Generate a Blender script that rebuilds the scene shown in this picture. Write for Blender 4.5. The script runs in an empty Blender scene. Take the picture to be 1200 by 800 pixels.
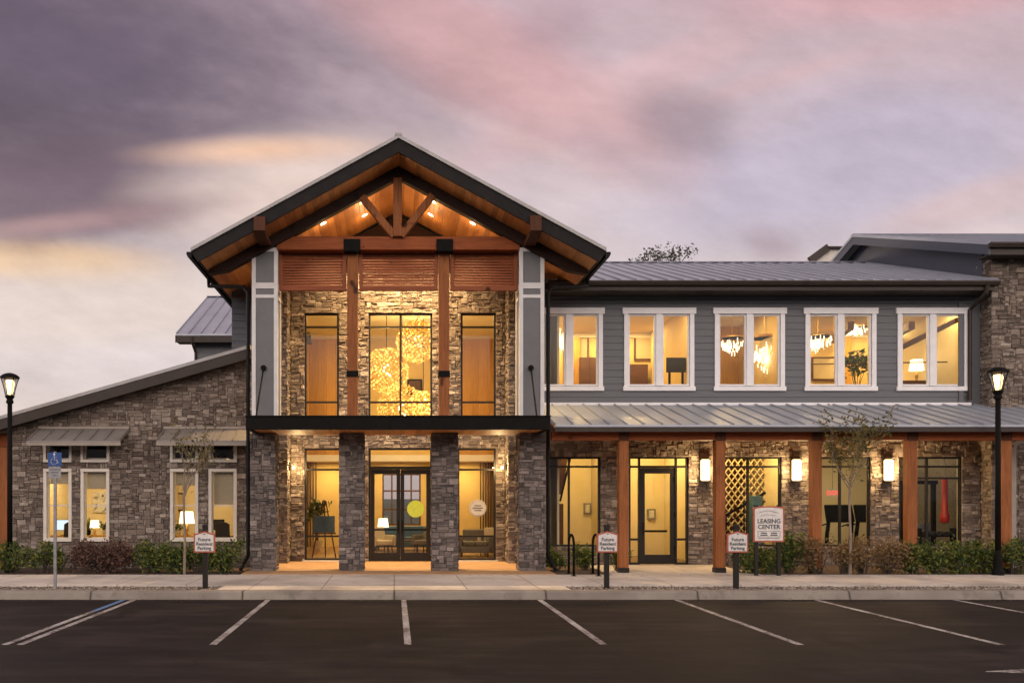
import bpy, math, random
from mathutils import Vector, Matrix
R = math.radians
rnd = random.Random(11)
scene = bpy.context.scene
col = scene.collection

# ------------------------------------------------------------------ camera
F = 1042.0            # focal length in pixels of the 1200 px wide photograph
EYE = 2.04            # camera height
def px(u, d): return (u - 462.0) * d / F
def pz(v, d): return EYE - (v - 583.0) * d / F
cam = bpy.data.cameras.new('camera'); camo = bpy.data.objects.new('camera', cam); col.objects.link(camo)
camo.location = (0, 0, EYE); camo.rotation_euler = (R(90), 0, 0)
cam.sensor_width = 36; cam.sensor_fit = 'HORIZONTAL'; cam.lens = F / 1200 * 36
cam.shift_x = 138 / 1200; cam.shift_y = 183 / 1200
cam.clip_end = 3000; cam.clip_start = 0.05
scene.camera = camo

# ------------------------------------------------------------------ view
scene.view_settings.view_transform = 'Standard'; scene.view_settings.look = 'None'
scene.view_settings.exposure = 0.0; scene.view_settings.gamma = 1
cy = scene.cycles
cy.use_denoising = True; cy.max_bounces = 7; cy.diffuse_bounces = 4; cy.glossy_bounces = 4
cy.transparent_max_bounces = 24; cy.transmission_bounces = 4
cy.sample_clamp_indirect = 4; cy.sample_clamp_direct = 0; cy.caustics_reflective = False; cy.caustics_refractive = False
cy.use_adaptive_sampling = True; cy.adaptive_threshold = 0.012

# ------------------------------------------------------------------ world: dusk sky with drawn-out clouds
SUN_AZ, SUN_EL = -38.0, 3.0
world = bpy.data.worlds.new('World'); scene.world = world; world.use_nodes = True
wt = world.node_tree; wt.nodes.clear()
def WN(t, **k):
    n = wt.nodes.new(t)
    for a, b in k.items(): setattr(n, a, b)
    return n
def wmath(op, a, b=None, c=None, clamp=False):
    n = WN('ShaderNodeMath', operation=op); n.use_clamp = clamp
    for i, x in enumerate((a, b, c)):
        if x is None: continue
        if isinstance(x, (int, float)): n.inputs[i].default_value = x
        else: wt.links.new(x, n.inputs[i])
    return n.outputs[0]
def wmix(fac, a, b):
    n = WN('ShaderNodeMix', data_type='RGBA'); n.clamp_factor = True
    for i, x in ((0, fac), (6, a), (7, b)):
        if isinstance(x, (int, float)): n.inputs[i].default_value = x
        elif isinstance(x, tuple): n.inputs[i].default_value = (*x, 1)
        else: wt.links.new(x, n.inputs[i])
    return n.outputs[2]
def lin(r, g, b):
    f = lambda c: (c/255/12.92) if c/255 <= .04045 else ((c/255+.055)/1.055)**2.4
    return (f(r), f(g), f(b))
tc = WN('ShaderNodeTexCoord'); sp = WN('ShaderNodeSeparateXYZ'); wt.links.new(tc.outputs['Generated'], sp.inputs[0])
dx, dy, dz = sp.outputs
ay = wmath('MAXIMUM', wmath('ABSOLUTE', dy), 0.25)
gx = wmath('DIVIDE', dx, ay); gz = wmath('DIVIDE', dz, ay)
cb = WN('ShaderNodeCombineXYZ'); wt.links.new(gx, cb.inputs[0]); wt.links.new(gz, cb.inputs[1])
behind = wmath('LESS_THAN', dy, 0.0)
wt.links.new(wmath('MULTIPLY', behind, 7.3), cb.inputs[2])
def wnoise(scale, rot, sx, sy, detail=3, rough=.5, off=0.0):
    m = WN('ShaderNodeMapping'); m.inputs['Rotation'].default_value = (0, 0, R(rot)); m.inputs['Scale'].default_value = (sx, sy, 1)
    m.inputs['Location'].default_value = (off, off*.7, off*1.3)
    rm = WN('ShaderNodeMapping'); rm.inputs['Rotation'].default_value = (0, 0, R(rot)); wt.links.new(cb.outputs[0], rm.inputs[0])
    m.inputs['Rotation'].default_value = (0, 0, 0); wt.links.new(rm.outputs[0], m.inputs[0])
    n = WN('ShaderNodeTexNoise'); n.inputs['Scale'].default_value = scale; n.inputs['Detail'].default_value = detail; n.inputs['Roughness'].default_value = rough
    wt.links.new(m.outputs[0], n.inputs['Vector']); return n.outputs[0]
warp1 = wmath('MULTIPLY', wmath('SUBTRACT', wnoise(3.2, 16, 1, 2.0, 5, .55), .5), 1.0)
warp2 = wmath('MULTIPLY', wmath('SUBTRACT', wnoise(9.0, 14, 1, 2.2, 5, .55, 3.1), .5), .6)
def smooth(x, lo, hi):
    n = WN('ShaderNodeMapRange', interpolation_type='SMOOTHSTEP'); n.inputs[1].default_value = lo; n.inputs[2].default_value = hi
    wt.links.new(x, n.inputs[0]); return n.outputs[0]
# clear-to-hazy gradient of the cloud deck, from the horizon upwards
cr = WN('ShaderNodeValToRGB'); el = cr.color_ramp.elements
stops = [(0.0, (200, 180, 178)), (0.14, (226, 211, 207)), (0.30, (226, 214, 214)), (0.46, (218, 202, 205)), (0.66, (210, 188, 194)), (1.0, (200, 172, 182))]
el[0].position = stops[0][0]; el[0].color = (*lin(*stops[0][1]), 1); el[1].position = 1.0; el[1].color = (*lin(*stops[-1][1]), 1)
for p, c in stops[1:-1]:
    e = el.new(p); e.color = (*lin(*c), 1)
wt.links.new(wmath('ADD', wmath('MULTIPLY', gz, 1.55), wmath('MULTIPLY', warp1, .18)), cr.inputs[0])
skyc = cr.outputs[0]
def blob(prev, u, v, ru, rv, rot, colr, op, soft=(.35, 1.15), w=.55):
    bx_, bz_ = (u - 462) / F, (583 - v) / F
    a = R(rot); ca, sa = math.cos(a), math.sin(a)
    ddx = wmath('SUBTRACT', gx, bx_); ddz = wmath('SUBTRACT', gz, bz_)
    pu = wmath('DIVIDE', wmath('ADD', wmath('MULTIPLY', ddx, ca), wmath('MULTIPLY', ddz, sa)), ru / F)
    pv = wmath('DIVIDE', wmath('SUBTRACT', wmath('MULTIPLY', ddz, ca), wmath('MULTIPLY', ddx, sa)), rv / F)
    r = wmath('SQRT', wmath('ADD', wmath('MULTIPLY', pu, pu), wmath('MULTIPLY', pv, pv)))
    r = wmath('ADD', r, wmath('ADD', wmath('MULTIPLY', warp1, w), wmath('MULTIPLY', warp2, w * .8)))
    f = wmath('SUBTRACT', 1.0, smooth(r, *soft))
    return wmix(wmath('MULTIPLY', f, op), prev, lin(*colr))
skyc = blob(skyc, 1010, 190, 330, 110, 12, (194, 185, 206), .75)
skyc = blob(skyc, 560, 60, 300, 70, -28, (216, 172, 176), .85)
skyc = blob(skyc, 1060, -10, 260, 45, 4, (218, 174, 178), .8)
skyc = blob(skyc, 700, 120, 240, 40, 24, (224, 188, 190), .7)
skyc = blob(skyc, 1150, 235, 160, 30, 14, (222, 192, 190), .55)
skyc = blob(skyc, 40, 305, 190, 34, -4, (252, 214, 176), .97)
skyc = blob(skyc, 120, 360, 320, 60, 0, (234, 216, 206), .8)
skyc = blob(skyc, 40, 60, 470, 200, -8, (108, 95, 112), .97, (.25, 1.4), .9)
skyc = blob(skyc, 40, 215, 250, 80, 6, (122, 104, 116), .9, (.3, 1.2), .9)
skyc = blob(skyc, 10, 150, 220, 60, 0, (100, 88, 100), .5, (.1, 1.2), .9)
skyc = blob(skyc, 345, 222, 175, 66, 6, (238, 214, 204), .96, (.15, 1.4), .7)
skyc = blob(skyc, 300, 176, 130, 18, 2, (248, 204, 176), .95, (.0, 1.4), .6)
skyc = blob(skyc, 560, 70, 230, 62, -32, (218, 176, 178), .75, (.1, 1.4), .6)
skyc = blob(skyc, 900, 95, 200, 14, 16, (222, 184, 188), .38, (.0, 1.4), .9)
skyc = blob(skyc, 980, 150, 170, 10, 12, (206, 192, 208), .38, (.0, 1.4), .9)
skyc = blob(skyc, 640, 175, 150, 12, -22, (226, 196, 194), .38, (.0, 1.4), .9)
skyc = blob(skyc, 1120, 280, 130, 14, 6, (232, 204, 198), .38, (.0, 1.4), .9)
skyc = blob(skyc, 130, 255, 150, 20, 8, (150, 122, 130), .7, (.0, 1.4), .9)
skyc = blob(skyc, 40, 265, 130, 12, 6, (196, 160, 158), .6, (.0, 1.4), .9)
skyc = blob(skyc, 795, 140, 80, 50, -18, (150, 130, 141), .65, (.1, 1.3), .8)
skyc = blob(skyc, 730, 185, 110, 30, -24, (182, 158, 166), .45, (.1, 1.3), .8)
skyc = blob(skyc, 905, 288, 44, 26, -20, (174, 152, 160), .6, (.1, 1.3), .8)
skyc = blob(skyc, 640, 30, 60, 40, 10, (184, 152, 162), .5, (.1, 1.3), .8)
glow = WN('ShaderNodeMapRange', interpolation_type='SMOOTHSTEP'); glow.inputs[1].default_value = .25; glow.inputs[2].default_value = -.35; wt.links.new(dy, glow.inputs[0])
band = WN('ShaderNodeMapRange', interpolation_type='SMOOTHSTEP'); band.inputs[1].default_value = .15; band.inputs[2].default_value = .75; wt.links.new(dz, band.inputs[0])
low = WN('ShaderNodeMapRange', interpolation_type='SMOOTHSTEP'); low.inputs[1].default_value = .10; low.inputs[2].default_value = .22; wt.links.new(dz, low.inputs[0])
skyc = wmix(glow.outputs[0], skyc, wmix(low.outputs[0], (.35, .32, .36), wmix(band.outputs[0], (4.4, 3.72, 3.35), (.55, .47, .48))))
fine = wnoise(9.0, 12, 1, 2.2, 9, .66, 9.0)
fm = WN('ShaderNodeMapRange'); fm.inputs[1].default_value = .3; fm.inputs[2].default_value = .7; fm.inputs[3].default_value = .90; fm.inputs[4].default_value = 1.12
wt.links.new(fine, fm.inputs[0])
hs = WN('ShaderNodeHueSaturation'); wt.links.new(fm.outputs[0], hs.inputs['Value']); wt.links.new(skyc, hs.inputs['Color'])
nish = WN('ShaderNodeTexSky', sky_type='NISHITA'); nish.sun_disc = False; nish.sun_elevation = R(SUN_EL); nish.sun_rotation = R(SUN_AZ)
b1 = WN('ShaderNodeBackground'); wt.links.new(nish.outputs[0], b1.inputs[0]); b1.inputs[1].default_value = 0.06
b2 = WN('ShaderNodeBackground'); wt.links.new(hs.outputs[0], b2.inputs[0]); b2.inputs[1].default_value = 1.0
mxs = WN('ShaderNodeMixShader'); mxs.inputs[0].default_value = 0.96
wt.links.new(b1.outputs[0], mxs.inputs[1]); wt.links.new(b2.outputs[0], mxs.inputs[2])
wo = WN('ShaderNodeOutputWorld'); wt.links.new(mxs.outputs[0], wo.inputs[0])
world.cycles.sampling_method = 'AUTOMATIC'

# ------------------------------------------------------------------ sun (already at the horizon, behind cloud)
sl = bpy.data.lights.new('sun', 'SUN'); sl.energy = 0.5; sl.angle = R(12); sl.color = (1, .78, .62)
so = bpy.data.objects.new('sun', sl); col.objects.link(so)
sd = Vector((math.sin(R(SUN_AZ)) * math.cos(R(SUN_EL)), math.cos(R(SUN_AZ)) * math.cos(R(SUN_EL)), math.sin(R(SUN_EL))))
so.rotation_euler = (-sd).to_track_quat('-Z', 'Y').to_euler(); so.location = sd * 100

# ------------------------------------------------------------------ materials
class NT:
    def __init__(s, name):
        s.m = bpy.data.materials.new(name); s.m.use_nodes = True; s.t = s.m.node_tree; s.t.nodes.clear()
        s.out = s.n('ShaderNodeOutputMaterial'); s.b = s.n('ShaderNodeBsdfPrincipled'); s.l(s.b.outputs[0], s.out.inputs[0])
        s.co = s.n('ShaderNodeTexCoord').outputs['Object']
    def n(s, t, **k):
        x = s.t.nodes.new(t)
        for a, b in k.items(): setattr(x, a, b)
        return x
    def l(s, a, b): s.t.links.new(a, b)
    def set(s, inp, x):
        if isinstance(x, (int, float)): inp.default_value = x
        elif isinstance(x, tuple): inp.default_value = (*x, 1) if len(x) == 3 and inp.type == 'RGBA' else x
        else: s.l(x, inp)
    def noise(s, scale, sc=(1, 1, 1), detail=4, rough=.55, vec=None):
        mp = s.n('ShaderNodeMapping'); mp.inputs['Scale'].default_value = sc; s.l(vec or s.co, mp.inputs[0])
        x = s.n('ShaderNodeTexNoise'); x.inputs['Scale'].default_value = scale; x.inputs['Detail'].default_value = detail; x.inputs['Roughness'].default_value = rough
        s.l(mp.outputs[0], x.inputs['Vector']); return x.outputs[0]
    def ramp(s, fac, stops):
        r = s.n('ShaderNodeValToRGB'); e = r.color_ramp.elements
        e[0].position = stops[0][0]; e[0].color = (*stops[0][1], 1); e[1].position = stops[-1][0]; e[1].color = (*stops[-1][1], 1)
        for p, c in stops[1:-1]:
            q = e.new(p); q.color = (*c, 1)
        s.l(fac, r.inputs[0]); return r.outputs[0]
    def mix(s, fac, a, b, mode='MIX'):
        x = s.n('ShaderNodeMix', data_type='RGBA', blend_type=mode); s.set(x.inputs[0], fac); s.set(x.inputs[6], a); s.set(x.inputs[7], b); return x.outputs[2]
    def math(s, op, a, b=0.0):
        x = s.n('ShaderNodeMath', operation=op); s.set(x.inputs[0], a); s.set(x.inputs[1], b); return x.outputs[0]
    def island(s): return s.n('ShaderNodeNewGeometry').outputs['Random Per Island']
    def bump(s, h, strength=.3, dist=.01):
        b = s.n('ShaderNodeBump'); b.inputs['Strength'].default_value = strength; b.inputs['Distance'].default_value = dist
        s.l(h, b.inputs['Height']); s.l(b.outputs[0], s.b.inputs['Normal'])
    def fin(s, colr, rough=.6, metal=0.0, spec=.5):
        s.set(s.b.inputs['Base Color'], colr); s.set(s.b.inputs['Roughness'], rough); s.set(s.b.inputs['Metallic'], metal)
        s.b.inputs['Specular IOR Level'].default_value = spec
        return s.m
def mottled(name, a, b, scale=6, rough=.6, metal=0.0, bump=.0, sc=(1, 1, 1), bscale=40, spec=.5):
    t = NT(name); n = t.noise(scale, sc, 5)
    c = t.ramp(n, [(.3, a), (.7, b)])
    if bump: t.bump(t.noise(bscale, sc, 4), bump, .01)
    rr = t.math('ADD', t.math('MULTIPLY', t.noise(scale * 2.3, sc, 3), .25), rough - .12)
    return t.fin(c, rr, metal, spec)
def stone_mat(name, stops):
    t = NT(name); isl = t.island()
    base = t.ramp(isl, stops)
    n1 = t.noise(9, (1, 1, 1.6), 6, .65); n2 = t.noise(38, (1, 1, 1.3), 5, .7)
    c = t.mix(.55, base, t.ramp(n1, [(.25, (.3, .29, .29)), (.5, (.75, .72, .7)), (.75, (1.25, 1.15, 1.05))]), 'MULTIPLY')
    n3 = t.noise(1.1, (1, 1, 1), 4); c = t.mix(.5, c, t.ramp(n3, [(.3, (.72, .70, .70)), (.7, (1.15, 1.12, 1.1))]), 'MULTIPLY')
    c = t.mix(.5, c, t.ramp(n2, [(.3, (.35, .33, .33)), (.7, (1.3, 1.25, 1.2))]), 'MULTIPLY')
    h = t.math('ADD', t.math('MULTIPLY', n1, .8), t.math('MULTIPLY', n2, .35))
    t.bump(h, .9, .05)
    return t.fin(c, .86, 0, .25)
def plank_mat(name, axis, pitch, dark, light, rough=.5, grain_axis=1):
    t = NT(name); sx = t.n('ShaderNodeSeparateXYZ'); t.l(t.co, sx.inputs[0])
    q = t.math('DIVIDE', sx.outputs[axis], pitch); fl = t.math('FLOOR', q); fr = t.math('FRACT', q)
    wn = t.n('ShaderNodeTexWhiteNoise', noise_dimensions='1D'); t.l(fl, wn.inputs['W'])
    sc = [9, 9, 9]; sc[grain_axis] = .7
    cbn = t.n('ShaderNodeCombineXYZ'); t.l(t.math('MULTIPLY', wn.outputs[0], 9.0), cbn.inputs[grain_axis])
    va = t.n('ShaderNodeVectorMath', operation='ADD'); t.l(t.co, va.inputs[0]); t.l(cbn.outputs[0], va.inputs[1])
    g = t.noise(3.2, tuple(sc), 5, .6, va.outputs[0])
    f = t.math('ADD', t.math('MULTIPLY', wn.outputs[0], .45), t.math('MULTIPLY', g, .6))
    c = t.ramp(f, [(.2, dark), (.85, light)])
    e = t.math('MINIMUM', fr, t.math('SUBTRACT', 1.0, fr))
    mr = t.n('ShaderNodeMapRange'); mr.inputs[1].default_value = .0; mr.inputs[2].default_value = .07; t.l(e, mr.inputs[0])
    t.bump(t.math('ADD', mr.outputs[0], t.math('MULTIPLY', g, .12)), .7, .012)
    return t.fin(c, rough)
def wood_mat(name, dark, light, axis, rough=.55, rel=.6):
    t = NT(name); sc = [11, 11, 11]; sc[axis] = .8
    g = t.noise(2.2, tuple(sc), 6, .65); g2 = t.noise(1.5, (1, 1, 1), 3)
    k = t.noise(2.6, (1, 1, 1), 1)
    c = t.ramp(t.math('ADD', t.math('MULTIPLY', g, .75), t.math('MULTIPLY', g2, .3)), [(.25, dark), (.8, light)])
    c = t.mix(t.ramp(k, [(.70, (0, 0, 0)), (.76, (1, 1, 1))]), c, tuple(x * .35 for x in dark))
    ck = t.noise(3.0, tuple(v*2.2 if v > 1 else .5 for v in sc), 3, .7)
    ckr = t.ramp(ck, [(.30, (1, 1, 1)), (.36, (0, 0, 0))]); c = t.mix(t.math('MULTIPLY', ckr, .75), c, tuple(x*.3 for x in dark))
    t.bump(t.math('SUBTRACT', g, t.math('MULTIPLY', ckr, .6)), rel, .015)
    return t.fin(c, rough+.1, 0, .22)
def plain(name, c, rough=.5, metal=0.0, spec=.5):
    t = NT(name); n = t.noise(14, (1, 1, 1), 4)
    cc = t.mix(1.0, c, t.ramp(n, [(.3, (.86,) * 3), (.7, (1.08,) * 3)]), 'MULTIPLY')
    return t.fin(cc, rough, metal, spec)
def emit(name, c, s):
    t = NT(name); e = t.n('ShaderNodeEmission'); e.inputs[0].default_value = (*c, 1); e.inputs[1].default_value = s
    t.l(e.outputs[0], t.out.inputs[0]); return t.m
def leaf_mat(name, stops, trans=.25):
    t = NT(name); c = t.ramp(t.island(), stops)
    t.fin(c, .55, 0, .35)
    tr = t.n('ShaderNodeBsdfTranslucent'); t.l(c, tr.inputs[0])
    mx = t.n('ShaderNodeMixShader'); mx.inputs[0].default_value = trans
    t.l(t.b.outputs[0], mx.inputs[1]); t.l(tr.outputs[0], mx.inputs[2]); t.l(mx.outputs[0], t.out.inputs[0])
    return t.m
def glass_mat(name, tint=(.97, .97, .96), refl=1.0):
    t = NT(name); tr = t.n('ShaderNodeBsdfTransparent'); tr.inputs[0].default_value = (*tint, 1)
    gl = t.n('ShaderNodeBsdfGlossy'); gl.inputs['Roughness'].default_value = .015
    wv = t.noise(1.3, (1, 1, 1), 2); bp = t.n('ShaderNodeBump'); bp.inputs['Strength'].default_value = .06; bp.inputs['Distance'].default_value = .02
    t.l(wv, bp.inputs['Height']); t.l(bp.outputs[0], gl.inputs['Normal'])
    fr = t.n('ShaderNodeFresnel'); fr.inputs[0].default_value = 1.5
    mx = t.n('ShaderNodeMixShader'); t.l(t.math('MULTIPLY', fr.outputs[0], refl), mx.inputs[0])
    t.l(tr.outputs[0], mx.inputs[1]); t.l(gl.outputs[0], mx.inputs[2]); t.l(mx.outputs[0], t.out.inputs[0])
    return t.m

M = {}
M['stone_grey'] = stone_mat('grey ledgestone', [(0, (.10, .088, .085)), (.3, (.165, .147, .14)), (.6, (.22, .197, .187)), (.88, (.35, .315, .295)), (1, (.13, .115, .112))])
M['stone_brown'] = stone_mat('brown fieldstone', [(0, (.15, .122, .104)), (.25, (.215, .18, .152)), (.5, (.265, .222, .19)), (.75, (.33, .282, .242)), (.94, (.47, .42, .37)), (1, (.16, .135, .122))])
M['mortar'] = mottled('mortar', (.115, .10, .086), (.18, .16, .138), 12, .9, 0, .4)
M['drywall'] = mottled('cream painted drywall', (.68, .585, .38), (.73, .63, .42), 2, .7)
M['drywall_white'] = mottled('white painted drywall', (.74, .71, .64), (.78, .75, .68), 2, .7)
M['amber_paint'] = mottled('amber painted wall', (.56, .41, .17), (.64, .47, .20), 2, .7)
M['gold_paint'] = mottled('ochre painted drywall', (.55, .40, .20), (.60, .45, .23), 2, .7)
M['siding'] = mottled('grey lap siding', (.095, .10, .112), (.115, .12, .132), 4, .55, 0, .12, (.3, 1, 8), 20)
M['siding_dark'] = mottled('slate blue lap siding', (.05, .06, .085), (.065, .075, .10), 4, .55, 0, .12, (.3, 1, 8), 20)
M['panel_grey'] = mottled('grey panel paint', (.10, .103, .112), (.118, .121, .13), 3, .5)
M['trim'] = mottled('white trim paint', (.74, .73, .74), (.82, .81, .82), 5, .5)
M['trim_grey'] = mottled('pale grey trim paint', (.56, .55, .55), (.64, .63, .63), 5, .5, 0, 0, (1, 1, 1), 40, .3)
M['trim_beige'] = mottled('cream trim paint', (.58, .53, .46), (.65, .60, .52), 5, .5)
M['fascia'] = mottled('charcoal fascia paint', (.010, .009, .009), (.016, .0145, .0145), 3, .6, 0, 0, (1, 1, 1), 40, .15)
M['bronze'] = mottled('dark bronze metal', (.008, .006, .005), (.013, .010, .008), 8, .45, .0, 0, (1, 1, 1), 40, .3)
M['black'] = mottled('black painted steel', (.0035, .0033, .0032), (.006, .0055, .005), 8, .7, 0, 0, (1, 1, 1), 40, .12)
M['roof'] = mottled('standing seam metal roof', (.30, .33, .39), (.38, .41, .47), 1.6, .45, .35, .06, (1, .25, 1), 3)
M['awning_metal'] = mottled('weathered brown grey awning metal', (.19, .17, .16), (.25, .23, .215), 3, .5, .2)
M['awning_trim'] = mottled('tan awning trim', (.24, .205, .17), (.30, .26, .22), 4, .55)
M['roof_edge'] = mottled('galvanised roof edge', (.27, .26, .26), (.34, .33, .33), 3, .5, .3)
M['gutter'] = mottled('brown gutter', (.03, .022, .018), (.042, .031, .025), 5, .5, 0, 0, (1, 1, 1), 40, .3)
M['cedar_y'] = plank_mat('cedar boards', 0, .135, (.27, .10, .03), (.62, .27, .09), .5, 1)
M['cedar_post'] = wood_mat('stained timber post', (.12, .038, .012), (.38, .135, .042), 2)
M['cedar_beam'] = wood_mat('stained timber beam', (.13, .032, .010), (.36, .10, .028), 0)
M['cedar_dark'] = wood_mat('dark stained timber', (.014, .006, .004), (.034, .014, .008), 0)
M['purlin'] = wood_mat('brown stained beam end', (.035, .012, .006), (.12, .04, .016), 2)
M['louver'] = wood_mat('stained louvre slats', (.17, .05, .025), (.34, .115, .055), 0, .7, .1)
M['panel_wood'] = wood_mat('honey wood panelling', (.34, .17, .03), (.60, .34, .07), 2, .45)
M['walnut'] = wood_mat('walnut', (.05, .025, .012), (.13, .06, .03), 0, .45)
M['honey_planks'] = plank_mat('honey wood wall boards', 0, .32, (.28, .13, .022), (.62, .34, .07), .45, 2)
M['walnut_floor'] = plank_mat('timber plank floor', 0, .16, (.12, .06, .02), (.26, .13, .045), .4, 1)
M['glass'] = glass_mat('window glass', (.98, .98, .97), .4)
M['glass_door'] = glass_mat('door glass', (.95, .96, .96), .9)
M['concrete'] = None
M['black_rubber'] = plain('black rubber', (.015, .015, .015), .8)
M['red_vinyl'] = plain('red vinyl', (.5, .03, .02), .4)
M['white_sign'] = plain('white sign face', (.62, .60, .57), .5)
M['terracotta'] = plain('terracotta sign border', (.36, .085, .05), .5)
M['ink'] = plain('dark ink', (.03, .035, .05), .6)
M['blue_sign'] = plain('blue sign face', (.008, .055, .23), .4)
M['white_ink'] = plain('white ink', (.75, .75, .75), .5)
M['steel'] = mottled('galvanised steel', (.22, .22, .23), (.32, .32, .33), 9, .45, .7)
M['lime'] = plain('lime vinyl', (.48, .60, .07), .5)
M['fabric_grey'] = mottled('grey upholstery', (.12, .11, .10), (.18, .17, .155), 30, .9)
M['fabric_cream'] = mottled('cream upholstery', (.5, .44, .34), (.58, .51, .40), 30, .9)
M['fabric_blue'] = mottled('blue upholstery', (.05, .10, .17), (.08, .14, .22), 30, .9)
M['shade'] = mottled('tan roller shade', (.42, .34, .22), (.47, .39, .26), 20, .8)
M['carpet'] = mottled('brown carpet', (.16, .11, .07), (.22, .16, .10), 20, .95)
M['brass'] = mottled('brushed brass', (.62, .40, .13), (.72, .48, .18), 20, .3, .9)
M['gold_leaf'] = leaf_mat('gold capiz leaf', [(0, (.75, .55, .2)), (1, (.9, .75, .4))], .5)
M['screen'] = emit('lit monitor', (.75, .88, 1.0), 1.2)
M['teal'] = plain('teal panel', (.08, .19, .24), .5)
M['porch'] = mottled('tan porch pavers', (.30, .175, .09), (.40, .245, .13), 3, .75, 0, .2)
M['bulb'] = emit('warm lamp', (1, .80, .45), 14.0)
M['downlight'] = emit('recessed lamp', (1, .82, .52), 16.0)
M['sconce_glow'] = emit('lit sconce glass', (1, .74, .36), 5.0)
M['lantern_glow'] = emit('lit lantern mantle', (1, .64, .26), 4.5)
M['crystal_glow'] = emit('lit crystal', (1, .80, .48), 3.0)
M['exit_red'] = emit('red exit lettering', (1, .06, .05), 2.0)
M['tube_light'] = emit('linear ceiling lamp', (1, .85, .55), 6.0)
M['leaf_green'] = leaf_mat('green shrub leaves', [(0, (.022, .045, .011)), (.45, (.06, .095, .018)), (.8, (.14, .165, .03)), (1, (.27, .26, .06))])
M['leaf_purple'] = leaf_mat('purple brown leaves', [(0, (.055, .027, .024)), (.5, (.11, .06, .05)), (1, (.18, .10, .07))])
M['leaf_brown'] = leaf_mat('rusty grass shrub leaves', [(0, (.10, .06, .025)), (.5, (.19, .12, .05)), (1, (.29, .20, .09))])
M['leaf_dry'] = leaf_mat('sparse tree leaves', [(0, (.05, .05, .018)), (.6, (.14, .13, .035)), (1, (.24, .17, .05))])
M['leaf_far'] = leaf_mat('distant oak leaves', [(0, (.06, .06, .045)), (1, (.13, .125, .09))])
M['bark'] = mottled('pale bark', (.16, .12, .09), (.28, .22, .17), 20, .9, 0, .4, (1, 1, .3))
M['bark_dark'] = mottled('dark bark', (.05, .04, .032), (.09, .07, .055), 20, .9, 0, .4)
M['mulch'] = mottled('bark mulch', (.03, .018, .012), (.085, .05, .032), 34, .95, 0, .9, (1, 1, 1), 60)
M['earth'] = mottled('dull turf', (.04, .05, .022), (.07, .075, .035), .8, .95, 0, .5, (1, 1, 1), 12)
M['gravel'] = None
def asphalt():
    t = NT('worn asphalt'); a = t.noise(.35, (1, 1.8, 1), 6, .6); b = t.noise(150, (1, 1, 1), 3, .7); c3 = t.noise(2.2, (.35, 1, 1), 6, .65)
    c = t.ramp(t.math('ADD', t.math('MULTIPLY', a, .55), t.math('MULTIPLY', c3, .45)), [(.3, (.007, .0056, .0052)), (.5, (.018, .0142, .013)), (.70, (.048, .038, .033))])
    c = t.mix(.4, c, t.ramp(b, [(.35, (.4, .4, .4)), (.65, (1.7, 1.65, 1.6))]), 'MULTIPLY')
    vo = t.n('ShaderNodeTexVoronoi', feature='DISTANCE_TO_EDGE'); vo.inputs['Scale'].default_value = .42
    wv = t.n('ShaderNodeVectorMath', operation='ADD'); nn = t.n('ShaderNodeTexNoise'); nn.inputs['Scale'].default_value = 1.2; nn.inputs['Detail'].default_value = 5
    t.l(t.co, nn.inputs[0]); t.l(t.co, wv.inputs[0]); t.l(nn.outputs[1], wv.inputs[1]); t.l(wv.outputs[0], vo.inputs['Vector'])
    ck = t.ramp(vo.outputs['Distance'], [(.0, (1, 1, 1)), (.006, (0, 0, 0))])
    ckm = t.math('MULTIPLY', ck, t.ramp(t.noise(.5, (1, 1, 1), 2), [(.5, (0, 0, 0)), (.62, (.7, .7, .7))]))
    c = t.mix(ckm, c, (.003, .003, .003))
    sp_ = t.noise(.9, (1, .6, 1), 3, .5); c = t.mix(t.ramp(sp_, [(.60, (0, 0, 0)), (.72, (.6, .6, .6))]), c, (.004, .0035, .0033))
    tr_ = t.noise(1.0, (.12, 3.0, 1), 4, .6); c = t.mix(.5, c, t.ramp(tr_, [(.3, (.6, .6, .6)), (.7, (1.5, 1.45, 1.4))]), 'MULTIPLY')
    t.bump(b, .6, .006)
    rr = t.math('ADD', t.math('MULTIPLY', a, .25), .62)
    return t.fin(c, rr, 0, .12)
M['asphalt'] = asphalt()
def concrete(name, lo, hi, joint=1.5):
    t = NT(name); a = t.noise(.9, (1, 1, 1), 6, .65); b = t.noise(60, (1, 1, 1), 3)
    c = t.ramp(a, [(.28, lo), (.72, hi)])
    c = t.mix(.25, c, t.ramp(b, [(.3, (.7, .7, .7)), (.7, (1.2, 1.2, 1.2))]), 'MULTIPLY')
    st = t.noise(.5, (1, 1, 1), 4); c = t.mix(t.ramp(st, [(.46, (0, 0, 0)), (.7, (.85, .85, .85))]), c, tuple(x * .55 for x in lo))
    s2 = t.noise(2.6, (1, 1, 1), 5, .7); c = t.mix(t.ramp(s2, [(.55, (0, 0, 0)), (.68, (.6, .6, .6))]), c, tuple(x * .62 for x in lo))
    sx = t.n('ShaderNodeSeparateXYZ'); t.l(t.co, sx.inputs[0])
    fr = t.math('FRACT', t.math('DIVIDE', sx.outputs[0], joint)); e = t.math('MINIMUM', fr, t.math('SUBTRACT', 1.0, fr))
    jr = t.ramp(e, [(.0, (0, 0, 0)), (.012, (1, 1, 1))])
    c = t.mix(jr, tuple(x * .35 for x in lo), c)
    t.bump(t.math('ADD', jr, t.math('MULTIPLY', b, .2)), .5, .01)
    return t.fin(c, .85, 0, .3)
M['concrete'] = concrete('broom finished concrete', (.48, .435, .385), (.60, .55, .49))
M['kerb'] = concrete('grey kerb concrete', (.20, .175, .15), (.29, .26, .225), 3.05)
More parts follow.
